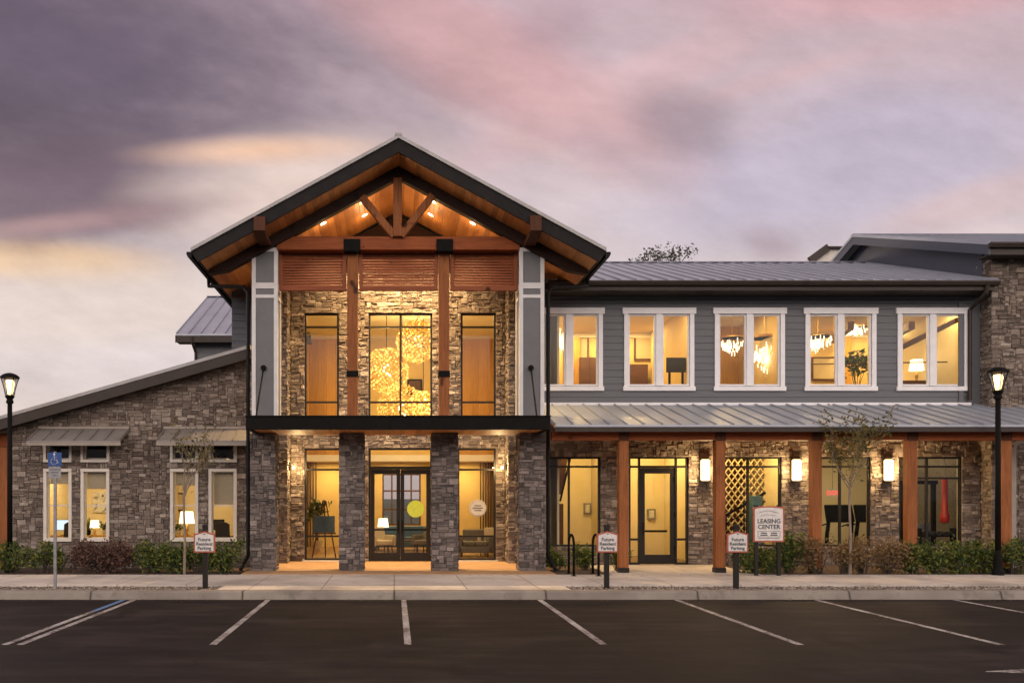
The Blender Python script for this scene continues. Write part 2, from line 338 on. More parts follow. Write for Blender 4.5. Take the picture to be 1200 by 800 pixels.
t_ = NT('river gravel'); M['gravel'] = t_.fin(t_.ramp(t_.island(), [(0, (.09, .07, .055)), (.5, (.19, .155, .125)), (1, (.36, .31, .26))]), .85)
M['line_paint'] = None
t_ = NT('worn white line paint'); n_ = t_.noise(14, (1, 1, 1), 6, .7); n2_ = t_.noise(1.2, (1, 1, 1), 3)
M['line_paint'] = t_.fin(t_.ramp(t_.math('ADD', t_.math('MULTIPLY', n_, .6), t_.math('MULTIPLY', n2_, .4)), [(.42, (.05, .043, .04)), (.50, (.30, .27, .25)), (.60, (.48, .49, .46)), (.75, (.60, .57, .54))]), .7)
t_ = NT('worn blue line paint'); n_ = t_.noise(14, (1, 1, 1), 6, .7)
M['blue_paint'] = t_.fin(t_.ramp(n_, [(.33, (.06, .08, .12)), (.5, (.09, .19, .38)), (.7, (.12, .24, .46))]), .7)

# ------------------------------------------------------------------ mesh helpers
class MB:
    def __init__(s): s.v = []; s.f = []; s.mi = []
    def add(s, vs, fs, mi=0):
        o = len(s.v); s.v += [tuple(v) for v in vs]; s.f += [tuple(i + o for i in f) for f in fs]; s.mi += [mi] * len(fs); return s
    def box(s, x0, x1, y0, y1, z0, z1, mi=0):
        return s.add([(x0,y0,z0),(x1,y0,z0),(x1,y1,z0),(x0,y1,z0),(x0,y0,z1),(x1,y0,z1),(x1,y1,z1),(x0,y1,z1)],
                     [(0,3,2,1),(4,5,6,7),(0,1,5,4),(1,2,6,5),(2,3,7,6),(3,0,4,7)], mi)
    def prism(s, poly, axis, a0, a1, mi=0):
        """poly: list of 2D points, extruded along axis 'x' | 'y' | 'z' from a0 to a1"""
        n = len(poly)
        def P(p, a): return {'x': (a, p[0], p[1]), 'y': (p[0], a, p[1]), 'z': (p[0], p[1], a)}[axis]
        vs = [P(p, a0) for p in poly] + [P(p, a1) for p in poly]
        return s.add(vs, [tuple(range(n))[::-1], tuple(range(n, 2*n))] + [(i, (i+1) % n, n+(i+1) % n, n+i) for i in range(n)], mi)
    def beam(s, p0, p1, w, h, up=(0, 0, 1), mi=0):
        p0, p1 = Vector(p0), Vector(p1); d = (p1-p0).normalized(); up = Vector(up)
        if abs(d.dot(up)) > .99: up = Vector((0, 1, 0))
        r = d.cross(up).normalized() * w/2; u = r.cross(d).normalized() * h/2
        vs = [p0-r-u, p0+r-u, p0+r+u, p0-r+u, p1-r-u, p1+r-u, p1+r+u, p1-r+u]
        return s.add(vs, [(0,1,2,3),(7,6,5,4),(0,4,5,1),(1,5,6,2),(2,6,7,3),(3,7,4,0)], mi)
    def tube(s, pts, rad, n=10, mi=0, caps=True):
        pts = [Vector(p) for p in pts]; k = len(pts)
        if not hasattr(rad, '__len__'): rad = [rad]*k
        o = []; fs = []; prev = None
        for i, p in enumerate(pts):
            d = (pts[min(i+1, k-1)] - pts[max(i-1, 0)]).normalized()
            a = Vector((1, 0, 0)) if prev is None else prev
            a = a - d*a.dot(d)
            if a.length < 1e-3: a = Vector((0, 1, 0)) - d*d.y
            a.normalize(); prev = a; b = d.cross(a)
            for j in range(n):
                t = 2*math.pi*j/n; o.append(p + (a*math.cos(t)+b*math.sin(t))*rad[i])
        for i in range(k-1):
            for j in range(n):
                fs.append((i*n+j, i*n+(j+1) % n, (i+1)*n+(j+1) % n, (i+1)*n+j))
        if caps: fs += [tuple(range(n))[::-1], tuple(range((k-1)*n, k*n))]
        return s.add(o, fs, mi)
    def lathe(s, prof, c, n=24, mi=0):
        vs = []; fs = []
        for r, z in prof:
            for j in range(n):
                t = 2*math.pi*j/n; vs.append((c[0]+r*math.cos(t), c[1]+r*math.sin(t), c[2]+z))
        for i in range(len(prof)-1):
            for j in range(n): fs.append((i*n+j, i*n+(j+1) % n, (i+1)*n+(j+1) % n, (i+1)*n+j))
        fs += [tuple(range(n))[::-1], tuple(range((len(prof)-1)*n, len(prof)*n))]
        return s.add(vs, fs, mi)
    def disc(s, c, r, axis, t, n=28, mi=0):
        return s.prism([(( c[0] if axis != 'x' else c[1]) + r*math.cos(2*math.pi*i/n), (c[2] if axis != 'z' else c[1]) + r*math.sin(2*math.pi*i/n)) for i in range(n)], axis,
                       {'x': c[0], 'y': c[1], 'z': c[2]}[axis], {'x': c[0], 'y': c[1], 'z': c[2]}[axis] + t, mi)
    def sphere(s, c, r, n=14, m=8, sc=(1, 1, 1), mi=0):
        vs = [(c[0], c[1], c[2]-r*sc[2])]; fs = []
        for i in range(1, m):
            a = -math.pi/2 + math.pi*i/m
            for j in range(n):
                t = 2*math.pi*j/n; vs.append((c[0]+r*sc[0]*math.cos(a)*math.cos(t), c[1]+r*sc[1]*math.cos(a)*math.sin(t), c[2]+r*sc[2]*math.sin(a)))
        vs.append((c[0], c[1], c[2]+r*sc[2])); L = len(vs)-1
        for j in range(n):
            fs.append((0, 1+(j+1) % n, 1+j)); fs.append((L, L-n+j, L-n+(j+1) % n))
        for i in range(m-2):
            for j in range(n): fs.append((1+i*n+j, 1+i*n+(j+1) % n, 1+(i+1)*n+(j+1) % n, 1+(i+1)*n+j))
        return s.add(vs, fs, mi)
    def build(s, name, mats, parent=None, bevel=0, smooth=False):
        me = bpy.data.meshes.new(name); me.from_pydata(s.v, [], s.f)
        if not isinstance(mats, (list, tuple)): mats = [mats]
        for m in mats: me.materials.append(M[m] if isinstance(m, str) else m)
        if len(mats) > 1: me.polygons.foreach_set('material_index', s.mi)
        if smooth: me.polygons.foreach_set('use_smooth', [True]*len(me.polygons))
        me.update()
        o = bpy.data.objects.new(name, me); col.objects.link(o)
        if bevel:
            b = o.modifiers.new('edge', 'BEVEL'); b.width = bevel; b.segments = 2; b.limit_method = 'ANGLE'
        if parent is not None: attach(o, parent)
        return o
WL = {}
def world_loc(o):
    return WL.get(o.name, Vector((0, 0, 0)))
def attach(o, parent):
    o.parent = parent; o.matrix_parent_inverse = Matrix.Translation(-world_loc(parent))
def tag(o, label=None, cat=None, group=None, kind=None):
    for k, v in (('label', label), ('category', cat), ('group', group), ('kind', kind)):
        if v: o[k] = v
    return o
def empty(name, loc, label, cat, group=None):
    """A thing: an Empty at its base; children are written in world coordinates and keep them."""
    o = bpy.data.objects.new(name, None); col.objects.link(o); o.location = loc; o.empty_display_size = .2
    WL[o.name] = Vector(loc); return tag(o, label, cat, group)
def kids(o): return [c for c in bpy.data.objects if c.parent == o]
def copy_tree(o, delta, label=None, parent=None):
    c = o.copy(); col.objects.link(c)
    if parent is None:
        c.location = Vector(o.location) + Vector(delta)
        if label: c['label'] = label
    else: c.parent = parent
    for ch in kids(o): copy_tree(ch, delta, None, c)
    return c
def lamp(kind, name, loc, energy, colr, parent=None, rot=None, **k):
    l = bpy.data.lights.new(name, kind); l.energy = energy; l.color = colr
    for a, b in k.items(): setattr(l, a, b)
    o = bpy.data.objects.new(name, l); col.objects.link(o); o.location = loc
    if rot: o.rotation_euler = rot
    if parent is not None: attach(o, parent)
    return o
def lettering(text, size, c, y, mat, parent, name='lettering', bold=0.0, space=1.0):
    """Text upright in the XZ plane facing -Y, centred on c=(x, z), as a mesh."""
    cu = bpy.data.curves.new(name, 'FONT'); cu.body = text; cu.size = size; cu.align_x = 'CENTER'; cu.align_y = 'CENTER'; cu.extrude = .002; cu.offset = bold; cu.space_character = space
    tmp = bpy.data.objects.new('tmp', cu); col.objects.link(tmp)
    me = bpy.data.meshes.new_from_object(tmp.evaluated_get(bpy.context.evaluated_depsgraph_get()))
    bpy.data.objects.remove(tmp)
    for v in me.vertices: v.co = Vector((c[0]+v.co.x, y - v.co.z, c[1]+v.co.y))
    me.materials.clear(); me.materials.append(M[mat]); me.name = name
    o = bpy.data.objects.new(name, me); col.objects.link(o); attach(o, parent); return o

# rectangular decomposition of a wall with openings
def lines(a, b, cuts, step):
    ks = sorted({a, b} | {c for c in cuts if a < c < b}); out = []
    for p, q in zip(ks, ks[1:]):
        n = max(1, round((q-p)/step))
        out += [p + (q-p)*i/n for i in range(n)]
    return out + [b]
def wall_boxes(mb, x0, x1, z0, z1, y0, y1, ops, mi=0):
    xs = lines(x0, x1, [o[0] for o in ops]+[o[1] for o in ops], 99)
    for a, b in zip(xs, xs[1:]):
        m = (a+b)/2; cuts = sorted((o[2], o[3]) for o in ops if o[0] < m < o[1]); z = z0
        for c, d in cuts:
            if c > z: mb.box(a, b, y0, y1, z, min(c, z1), mi)
            z = max(z, d)
        if z < z1: mb.box(a, b, y0, y1, z, z1, mi)
def stones(mb, a0, a1, z0, z1, ops, fn, mi=1, top=None, cell=.053, seed=0):
    r = random.Random(seed)
    xs = lines(a0, a1, [o[0] for o in ops]+[o[1] for o in ops], cell*1.15); zs = lines(z0, z1, [o[2] for o in ops]+[o[3] for o in ops], cell)
    nx, nz = len(xs)-1, len(zs)-1
    occ = [[any(o[0] < (xs[i]+xs[i+1])/2 < o[1] and o[2] < (zs[j]+zs[j+1])/2 < o[3] for o in ops) or (top is not None and zs[j+1] > top((xs[i]+xs[i+1])/2)) for i in range(nx)] for j in range(nz)]
    for j in range(nz):
        for i in range(nx):
            if occ[j][i]: continue
            h = r.choice((1, 1, 2, 2, 2, 3)); w = r.choice((2, 2, 3, 3, 4, 4, 5)) if h > 1 else r.choice((2, 3, 4, 5, 6))
            if r.random() < .06: w = 1
            h = min(h, nz-j); ww = 0
            while ww < w and i+ww < nx and not occ[j][i+ww]: ww += 1
            hh = 1
            while hh < h and all(not occ[j+hh][i+k] for k in range(ww)): hh += 1
            for q in range(hh):
                for k in range(ww): occ[j+q][i+k] = True
            g = .0045; x_0, x_1, z_0, z_1 = xs[i]+g, xs[i+ww]-g, zs[j]+g, zs[j+hh]-g
            t = r.uniform(.018, .05); c = .011
            J = lambda s=.006: r.uniform(-s, s)
            bk = [(x_0, z_0), (x_1, z_0), (x_1, z_1), (x_0, z_1)]
            ins = [(x_0+c, z_0+c), (x_1-c, z_0+c), (x_1-c, z_1-c), (x_0+c, z_1-c)]
            md = [fn(p[0]+J(.003), p[1]+J(.003), t*.72) for p in bk]
            fr_ = [fn(p[0]+J(), p[1]+J(), t+J(.012)) for p in ins]
            vs = [fn(p[0], p[1], -.004) for p in bk] + md + fr_
            fs = [(8, 9, 10, 11)]
            for k in range(4):
                n = (k+1) % 4; fs += [(k, n, 4+n, 4+k), (4+k, 4+n, 8+n, 8+k)]
            mb.add(vs, fs, mi)
def front(d): return lambda a, z, t: (a, d-t, z)
def side(X, s): return lambda a, z, t: (X+s*t, a, z)
def rear(d): return lambda a, z, t: (a, d+t, z)
def stone_pier(name, x0, x1, y0, y1, z0, z1, mat, parent, seed):
    mb = MB(); e = .045
    mb.box(x0+e, x1-e, y0+e, y1-e, z0, z1, 0)
    stones(mb, x0, x1, z0, z1, [], front(y0+e), 1, seed=seed); stones(mb, y0+e, y1-e, z0, z1, [], side(x1-e, 1), 1, seed=seed+1)
    stones(mb, y0+e, y1-e, z0, z1, [], side(x0+e, -1), 1, seed=seed+2); stones(mb, x0, x1, z0, z1, [], rear(y1-e), 1, seed=seed+3)
    return mb.build(name, ['mortar', mat], parent)

# ------------------------------------------------------------------ ground
KERB_Y = 17.86; G = 0.165      # the kerb line and the level behind it
ter = MB().box(-900, 900, -300, 1500, -.5, -.03).build('ground', 'earth'); tag(ter, kind='structure')
lot = MB().box(-70, 70, -45, KERB_Y, -.02, 0).build('parking_lot', 'asphalt'); tag(lot, kind='structure')
def line_part(x, y0, y1, w=.1, mat='line_paint', name='parking_line'):
    MB().box(x-w/2, x+w/2, y0, y1, .001, .005).build(name, mat, lot)
for x in (-2.52, .19, 2.91, 5.64, 8.43, 11.2): line_part(x, 12.36, 17.75)
line_part(-5.20, 12.36, 17.75); line_part(-5.41, 12.36, 16.0); line_part(-5.41, 16.0, 17.75, .1, 'blue_paint', 'blue_parking_line')
MB().prism([(6.95, 10.45), (8.3, 10.12), (8.3, 10.36), (11.5, 10.36), (11.5, 10.56), (8.3, 10.56), (8.3, 10.80)], 'z', .001, .005).build('painted_arrow', 'line_paint', lot)
kb = MB()
for x0_ in [i*3.05 for i in range(-14, 15)]:
    kb.prism([(KERB_Y-.02, 0.0), (KERB_Y+.03, G-.025), (KERB_Y+.06, G), (KERB_Y+.32, G), (KERB_Y+.32, -.02), (KERB_Y-.02, -.02)], 'x', x0_+.004, x0_+3.046)
tag(kb.build('kerb', 'kerb'), kind='structure')
KB = KERB_Y+.32
sw = MB(); sw.box(-42, 42, 19.25, 21.75, -.02, G)                 # the walk along the lot
sw.box(-3.62, 3.62, KB+.003, 19.247, -.02, G)                      # the broad landing at the entrance
sw.box(5.35, 9.0, 21.753, 24.95, -.02, G)                       # up to the side door
tag(sw.build('sidewalk', 'concrete'), kind='structure')
bd = MB(); bd.box(-42, -3.9, 21.753, 24.1, -.02, G-.02); bd.box(3.95, 5.347, 21.753, 24.9, -.02, G-.02); bd.box(9.003, 42, 21.753, 24.9, -.02, G-.02)
bd.box(-42, -3.623, KB+.003, 19.247, -.02, G-.05); bd.box(3.623, 42, KB+.003, 19.247, -.02, G-.05)
tag(bd.build('planting_bed', 'mulch'), kind='structure')
gv = MB(); rg = random.Random(5)
for lo, hi in ((-13, -3.66), (3.66, 17)):
    for _ in range(int((hi-lo)*380)):
        x, y = rg.uniform(lo, hi), rg.uniform(KB+.03, 19.22); s_ = rg.uniform(.014, .032); z = G-.05+s_*.4
        a = rg.uniform(0, 6.3); c_, n_ = math.cos(a)*s_, math.sin(a)*s_; k = rg.uniform(.6, 1)
        gv.add([(x+c_, y+n_, z), (x-n_*k, y+c_*k, z), (x-c_, y-n_, z), (x+n_*k, y-c_*k, z), (x+rg.uniform(-.3, .3)*s_, y, z+s_*.6), (x, y, z-s_*.6)],
               [(0,1,4),(1,2,4),(2,3,4),(3,0,4),(1,0,5),(2,1,5),(3,2,5),(0,3,5)])
tag(gv.build('gravel', 'gravel'), kind='stuff')

# ------------------------------------------------------------------ the clubhouse
CH = empty('clubhouse', (.1, 22.6, G), 'two storey stone and grey siding clubhouse with a timber gabled entrance, windows lit at dusk', 'building')
DC, DB, DP, DR, DL, DT = 22.6, 26.0, 25.2, 25.0, 24.2, 24.5   # columns, recess wall, piers, right wall, left wall, right stone wing
CX = .105
# porch floor
MB().box(-3.75, 3.95, 21.753, 26.3, -.02, G+.02).build('porch_floor', 'porch', CH)

def window(x0, x1, z0, z1, d, vm=(), hm=(), fw=.05, fd=.08, mat='bronze', pane='glass', name='window', parent=None):
    """Frame with mullions; its face at d-fd/2, pane in the middle. vm/hm: mullion centres."""
    mb = MB(); y0, y1 = d-fd/2, d+fd/2
    mb.box(x0, x0+fw, y0, y1, z0, z1).box(x1-fw, x1, y0, y1, z0, z1).box(x0+fw, x1-fw, y0, y1, z1-fw, z1).box(x0+fw, x1-fw, y0, y1, z0, z0+fw)
    for x in vm: mb.box(x-fw/2, x+fw/2, y0+.004, y1-.004, z0+fw, z1-fw)
    xs = [x0+fw] + [v for x in vm for v in (x-fw/2, x+fw/2)] + [x1-fw]
    for z in hm:
        for i in range(0, len(xs), 2): mb.box(xs[i], xs[i+1], y0+.008, y1-.008, z-fw/2, z+fw/2)
    o = mb.build(name, mat, parent or CH)
    MB().box(x0+fw*.5, x1-fw*.5, d-.004, d+.004, z0+fw*.5, z1-fw*.5).build('pane', pane, o)
    return o
def casing(win, x0, x1, z0, z1, y, w, t, mat, head=0.0, ext=0.0):
    """White boards round an opening, a sub-part of the window. x0..z1 is the outer edge."""
    mb = MB(); mb.box(x0, x0+w, y-t, y, z0+w, z1-w).box(x1-w, x1, y-t, y, z0+w, z1-w)
    mb.box(x0-ext, x1+ext, y-t-.015, y, z1-w, z1+head).box(x0-ext*.6, x1+ext*.6, y-t-.02, y, z0, z0+w)
    return mb.build('casing', mat, win, bevel=.004)

# -- entrance recess: back wall, piers
up_ops = [(px(357, DB), px(397, DB), 4.1, pz(367, DB)), (px(432, DB), px(506.5, DB), 4.1, pz(367, DB)), (px(540, DB), px(581, DB), 4.1, pz(367, DB))]
lo_z0, lo_z1 = pz(656, DB), pz(525, DB)
lo_ops = [(px(357, DB), px(397, DB)+.08, lo_z0, lo_z1), (px(432, DB), px(506.5, DB), G+.02, lo_z1), (px(537, DB)-.02, px(581, DB), lo_z0, lo_z1)]
XI0, XI1 = -3.02, 3.23
mb = MB(); wall_boxes(mb, XI0, XI1, G, 8.6, DB, DB+.14, up_ops+lo_ops, 0)
stones(mb, XI0, XI1, G+.02, 8.55, up_ops+lo_ops, front(DB), 1, seed=21)
mb.build('stone_wall', ['mortar', 'stone_brown'], CH)
mb = MB(); wall_boxes(mb, -4.6, 4.8, G, 8.0, DB+.141, DB+.25, up_ops+lo_ops, 0)
mb.prism([(-4.6, 8.001), (4.8, 8.001), (CX, 10.3)], 'y', DB+.141, DB+.25); mb.build('interior_lining', 'drywall', CH)
mb = MB(); mb.prism([(-3.2, 8.601), (3.41, 8.601), (CX, 10.3)], 'y', DB, DB+.14); mb.build('gable_wall', 'cedar_dark', CH)
for i, o in enumerate(up_ops):
    window(*o, DB+.05, vm=[(o[0]+o[1])/2] if i == 1 else (), hm=[pz(383, DB), pz(471, DB)], fw=.055)
for i in (0, 2):
    o = lo_ops[i]; w = window(*o, DB+.05, hm=[pz(550, DB), pz(628, DB)], fw=.055)
    MB().box(o[0]-.06, o[1]+.06, DB-.11, DB+.008, o[2]-.09, o[2]-.003).build('sill', 'trim_beige', w)
    if i == 2:
        c_ = (px(560, DB), DB-.002, pz(595, DB)); r_ = .25
        MB().disc((c_[0], DB+.038, c_[2]), r_, 'y', .004).build('round_sticker', 'white_sign', w)
        mk = MB()
        for k in range(28):
            a, b = 2*math.pi*k/28, 2*math.pi*(k+1)/28
            mk.beam((c_[0]+.22*math.cos(a), DB+.036, c_[2]+.22*math.sin(a)), (c_[0]+.22*math.cos(b), DB+.036, c_[2]+.22*math.sin(b)), .004, .014, (0, 1, 0))
        for zz, ww in ((.07, .2), (.0, .30), (-.07, .2)): mk.box(c_[0]-ww/2, c_[0]+ww/2, DB+.033, DB+.0375, c_[2]+zz-.013, c_[2]+zz+.013)
        mk.build('sticker_print', 'ink', w)
# entrance doors
o = lo_ops[1]; zt = pz(549, DB)
fr_ = MB(); y0, y1 = DB+.0, DB+.10
fr_.box(o[0], o[0]+.06, y0, y1, o[2], o[3]).box(o[1]-.06, o[1], y0, y1, o[2], o[3]).box(o[0]+.06, o[1]-.06, y0, y1, o[3]-.05, o[3]).box(o[0]+.06, o[1]-.06, y0, y1, zt-.02, zt+.07)
fr = fr_.build('entrance_frame', 'bronze', CH)
MB().box(o[0]+.03, o[1]-.03, DB+.045, DB+.053, zt+.05, o[3]-.03).build('pane', 'glass', fr)
xm = (o[0]+o[1])/2
for s_, (a, b) in ((0, (o[0]+.063, xm-.003)), (1, (xm+.003, o[1]-.063))):
    z0, z1 = o[2]+.01, zt-.024; st = .11
    dm = MB().box(a, a+st, y0+.02, y1-.02, z0, z1).box(b-st, b, y0+.02, y1-.02, z0, z1).box(a+st, b-st, y0+.02, y1-.02, z1-.13, z1).box(a+st, b-st, y0+.02, y1-.02, z0, z0+.24)
    dr = dm.build('entrance_door', 'bronze', CH, bevel=.004)
    MB().box(a+st-.02, b-st+.02, DB+.046, DB+.054, z0+.22, z1-.11).build('pane', 'glass_door', dr)
    hx = b-st/2 if s_ == 0 else a+st/2
    MB().tube([(hx, y0+.02, 1.02), (hx, y0-.05, 1.05), (hx, y0-.05, 1.38), (hx, y0+.02, 1.41)], .014).build('handle', 'black', dr)
    MB().box(a+.03, b-.03, y1-.018, y1+.02, 1.08, 1.13).build('push_bar', 'black', dr)
    if s_ == 1:
        MB().disc((px(487, DB), DB+.036, pz(596, DB)), .25, 'y', .004).build('round_sticker', 'lime', dr)
# piers and returns
stone_pier('stone_pier', -3.75, XI0, DP, DB-.003, G, 8.0, 'stone_brown', CH, 31)
stone_pier('stone_pier', XI1, 3.95, DP, DB-.003, G, 8.0, 'stone_brown', CH, 35)
# stone columns
for i, (a, b) in enumerate(((-3.67, -3.02), (-1.41, -.76), (.95, 1.64), (3.18, 3.86))):
    stone_pier('stone_column', a, b, DC, DC+.70, G-.01, 3.69, 'stone_grey', CH, 50+5*i)
# canopy over the entrance with its tie rods
ZC0, ZC1 = pz(503, 21.3), pz(488, 21.3)
cm = MB().box(px(288, 21.3), px(645, 21.3), 21.3, 21.42, ZC0, ZC1).box(px(288, 21.3), px(288, 21.3)+.12, 21.42, 23.45, ZC0, ZC1).box(px(645, 21.3)-.12, px(645, 21.3), 21.42, 23.45, ZC0, ZC1)
cm.box(px(288, 21.3)+.12, px(645, 21.3)-.12, 21.42, 23.45, ZC1-.06, ZC1-.01)
cm.box(px(288, 21.3)-.02, px(645, 21.3)+.02, 21.28, 21.44, ZC1+.001, ZC1+.03)
can = cm.build('entrance_canopy', 'black', CH, bevel=.006)
MB().box(px(288, 21.3)+.123, px(645, 21.3)-.123, 21.423, 23.45, ZC0+.02, ZC0+.05).build('canopy_soffit', 'cedar_y', can)
for u0, u1, sx_ in ((309, 300, -1), (622, 629, 1)):
    a = (px(u0, DC), DC-.02, pz(431, DC)); b = (px(u1, 21.36), 21.36, ZC1)
    MB().tube([a, b], .022, 8).disc((a[0], DC-.05, a[2]), .07, 'y', .05).build('tie_rod', 'black', can)
# box columns above the canopy
for a, b in ((px(295, DC), px(325.5, DC)), (px(608.5, DC), px(638, DC))):
    z0, z1 = ZC1-.05, pz(290, DC); y0, y1 = DC, DC+.68
    core = MB().box(a+.025, b-.025, y0+.025, y1-.025, z0, z1-.02).build('box_column', 'panel_grey', CH)
    tm = MB(); w = .1
    rails = [(z0+.02, z0+.14), (pz(349, DC), pz(345, DC)), (pz(338, DC), pz(331, DC)), (z1-.1, z1)]
    for xa, xb, ya, yb in ((a, a+w, y0, y0+w), (b-w, b, y0, y0+w), (a, a+w, y1-w, y1), (b-w, b, y1-w, y1)): tm.box(xa, xb, ya, yb, z0, z1)
    for p, q in rails:
        tm.box(a+w, b-w, y0+.004, y0+.05, p, q).box(a+w, b-w, y1-.05, y1-.004, p, q).box(a+.004, a+.05, y0+w, y1-w, p, q).box(b-.05, b-.004, y0+w, y1-w, p, q)
    tm.build('trim_boards', 'trim_grey', core, bevel=.004)
# the gable roof
RF, RBK = 21.6, 37.0; SL = .545
ZR = pz(158, RF); XE0, XE1 = px(224, RF), px(710.5, RF)
HW = (XE1-XE0)/2
def roofz(x): return ZR - SL*abs(x-CX)
rm_ = MB()
for s_ in (-1, 1):
    xe = CX+s_*HW
    rm_.prism([(CX, ZR), (xe, ZR-SL*HW), (xe, ZR-SL*HW-.09), (CX, ZR-.09)], 'y', RF-.05, RBK)
    for k in range(1, 30):                                              # standing seams run down the slope
        y = RF+.35+k*.45
        if y > RBK: break
        rm_.beam((CX+s_*.1, y, ZR-SL*.1+.02), (xe-s_*.02, y, ZR-SL*(HW-.02)+.02), .025, .045)
rm_.box(CX-.09, CX+.09, RF-.06, RBK, ZR-.03, ZR+.025)
roof = rm_.build('gable_roof', 'roof_edge', CH)
fm_ = MB(); TH = .42
for s_ in (-1, 1):
    xe = CX+s_*HW
    fm_.prism([(CX, ZR-.092), (xe, ZR-SL*HW-.092), (xe-s_*.16, ZR-SL*(HW-.16)-TH), (CX, ZR-TH)], 'y', RF, RF+.06)
    fm_.prism([(xe, ZR-SL*HW-.092), (xe-s_*.05, ZR-SL*(HW-.05)-.092), (xe-s_*.20, ZR-SL*(HW-.20)-TH), (xe-s_*.16, ZR-SL*(HW-.16)-TH)], 'y', RF+.061, RBK)
fm_.build('fascia', 'fascia', roof)
sm = MB()
for s_ in (-1, 1):
    xe = CX+s_*(HW-.21)
    sm.prism([(CX, ZR-TH), (xe, ZR-SL*(HW-.21)-TH), (xe, ZR-SL*(HW-.21)-TH+.06), (CX, ZR-TH+.06)], 'y', RF+.061, 26.1)
sm.build('soffit', 'cedar_y', roof)
sm = MB()
for s_ in (-1, 1):
    xe = CX+s_*(HW-.21)
    sm.prism([(CX+s_*4.2, ZR-SL*4.2-TH), (xe, ZR-SL*(HW-.21)-TH), (xe, ZR-SL*(HW-.21)-TH+.06), (CX+s_*4.2, ZR-SL*4.2-TH+.06)], 'y', 26.101, RBK)
    sm.build('rear_soffit', 'siding_dark', roof); sm = MB()

for s_ in (-1, 1):                                                       # gutters and downpipes
    xe = CX+s_*HW; zg = ZR-SL*HW-.10; q = [(xe-s_*.02, zg), (xe+s_*.10, zg), (xe+s_*.11, zg-.05), (xe+s_*.07, zg-.13), (xe-s_*.02, zg-.14)]
    gt = MB().prism(q, 'y', RF-.03, RBK).build('gutter', 'fascia', roof)
    xv = -3.78 if s_ < 0 else 3.98
    MB().tube([(xe+s_*.03, 23.8, zg-.12), (xe+s_*.03, 23.8, zg-.3), (xv+s_*.12, 23.06, 7.5), (xv, 23.0, 7.35), (xv, 23.0, 4.0), (xv, 23.0, .75), (xv, 23.0, .55), (xv+s_*.10, 22.8, .32), (xv+s_*.12, 22.6, .22)], .05, 8).build('downpipe', 'fascia', gt)
# truss, beam, louvres, posts
TF = 22.5
tr = MB()
for s_ in (-1, 1):
    x1_ = CX+s_*(HW-.24)
    tr.prism([(CX, ZR-TH-.004), (x1_, ZR-SL*(HW-.24)-TH-.004), (x1_, ZR-SL*(HW-.24)-TH-.12), (x1_-s_*.5, ZR-SL*(HW-.74)-TH-.30), (CX, ZR-TH-.30)], 'y', TF, TF+.22)
trs = tr.build('roof_truss', 'cedar_dark', CH)
TB = 22.58; zb0, zb1 = pz(292.5, TB), pz(277, TB)
MB().box(px(461, TF), px(471, TF), TF-.03, TF+.2, zb1-.02, ZR-TH-.3).build('king_post', 'cedar_post', trs, bevel=.008)
for u, v in ((424, 230), (507, 228)):
    MB().beam((px(466, TF)+(.08 if u > 466 else -.08), TF+.09, zb1), (px(u, TF), TF+.09, pz(v, TF)), .17, .2, (0, 1, 0)).build('strut', 'cedar_post', trs, bevel=.006)
MB().box(px(325, TB)-.02, px(608, TB)+.02, TB, TB+.26, zb0, zb1).build('tie_beam', 'cedar_beam', CH, bevel=.01)
for u in (413, 520.5):
    xc = px(u, DC+.2); p = MB().box(xc-.135, xc+.135, DC+.2, DC+.47, ZC1-.3, zb0-.003).build('timber_post', 'cedar_post', CH, bevel=.01)
    MB().box(xc-.21, xc+.21, TB-.04, TB+.31, zb0-.04, zb0+.26).build('steel_bracket', 'black', p)
    MB().box(xc-.15, xc+.15, DC+.17, DC+.5, pz(440, DC), pz(433, DC)).build('steel_bracket', 'black', p)
lz0, lz1 = pz(340, DC+.25), pz(294.5, DC+.25)
for u0, u1 in ((326.5, 406), (420.5, 513.5), (527.5, 607)):
    a, b = px(u0, DC+.25)+.01, px(u1, DC+.25)-.01; f = .09
    lf = MB().box(a, a+f, DC+.25, DC+.37, lz0, lz1).box(b-f, b, DC+.25, DC+.37, lz0, lz1).box(a+f, b-f, DC+.25, DC+.37, lz1-f*.6, lz1).box(a+f, b-f, DC+.25, DC+.37, lz0, lz0+f)
    lo_ = lf.build('louvre_panel', 'louver', CH)
    sl_ = MB(); n = 12; zz0, zz1 = lz0+f, lz1-f*.6
    for k in range(n):
        zc = zz0+(k+.5)*(zz1-zz0)/n; sl_.beam((a+f, DC+.31, zc), (b-f, DC+.31, zc), .082, .018, (0, -.75, .66))
    sl_.build('slats', 'louver', lo_)
# purlin ends on the box columns
for u in (304, 628):
    xc = px(u, 21.5); zo = roofz(xc+math.copysign(.14, xc))-.10
    MB().prism([(21.5, zo), (21.59, zo), (21.59, zo-.3), (23.2, zo-.36), (23.2, 8.405), (21.75, 8.405), (21.5, 8.50)], 'x', xc-.14, xc+.14).build('purlin_end', 'purlin', CH, bevel=.008)
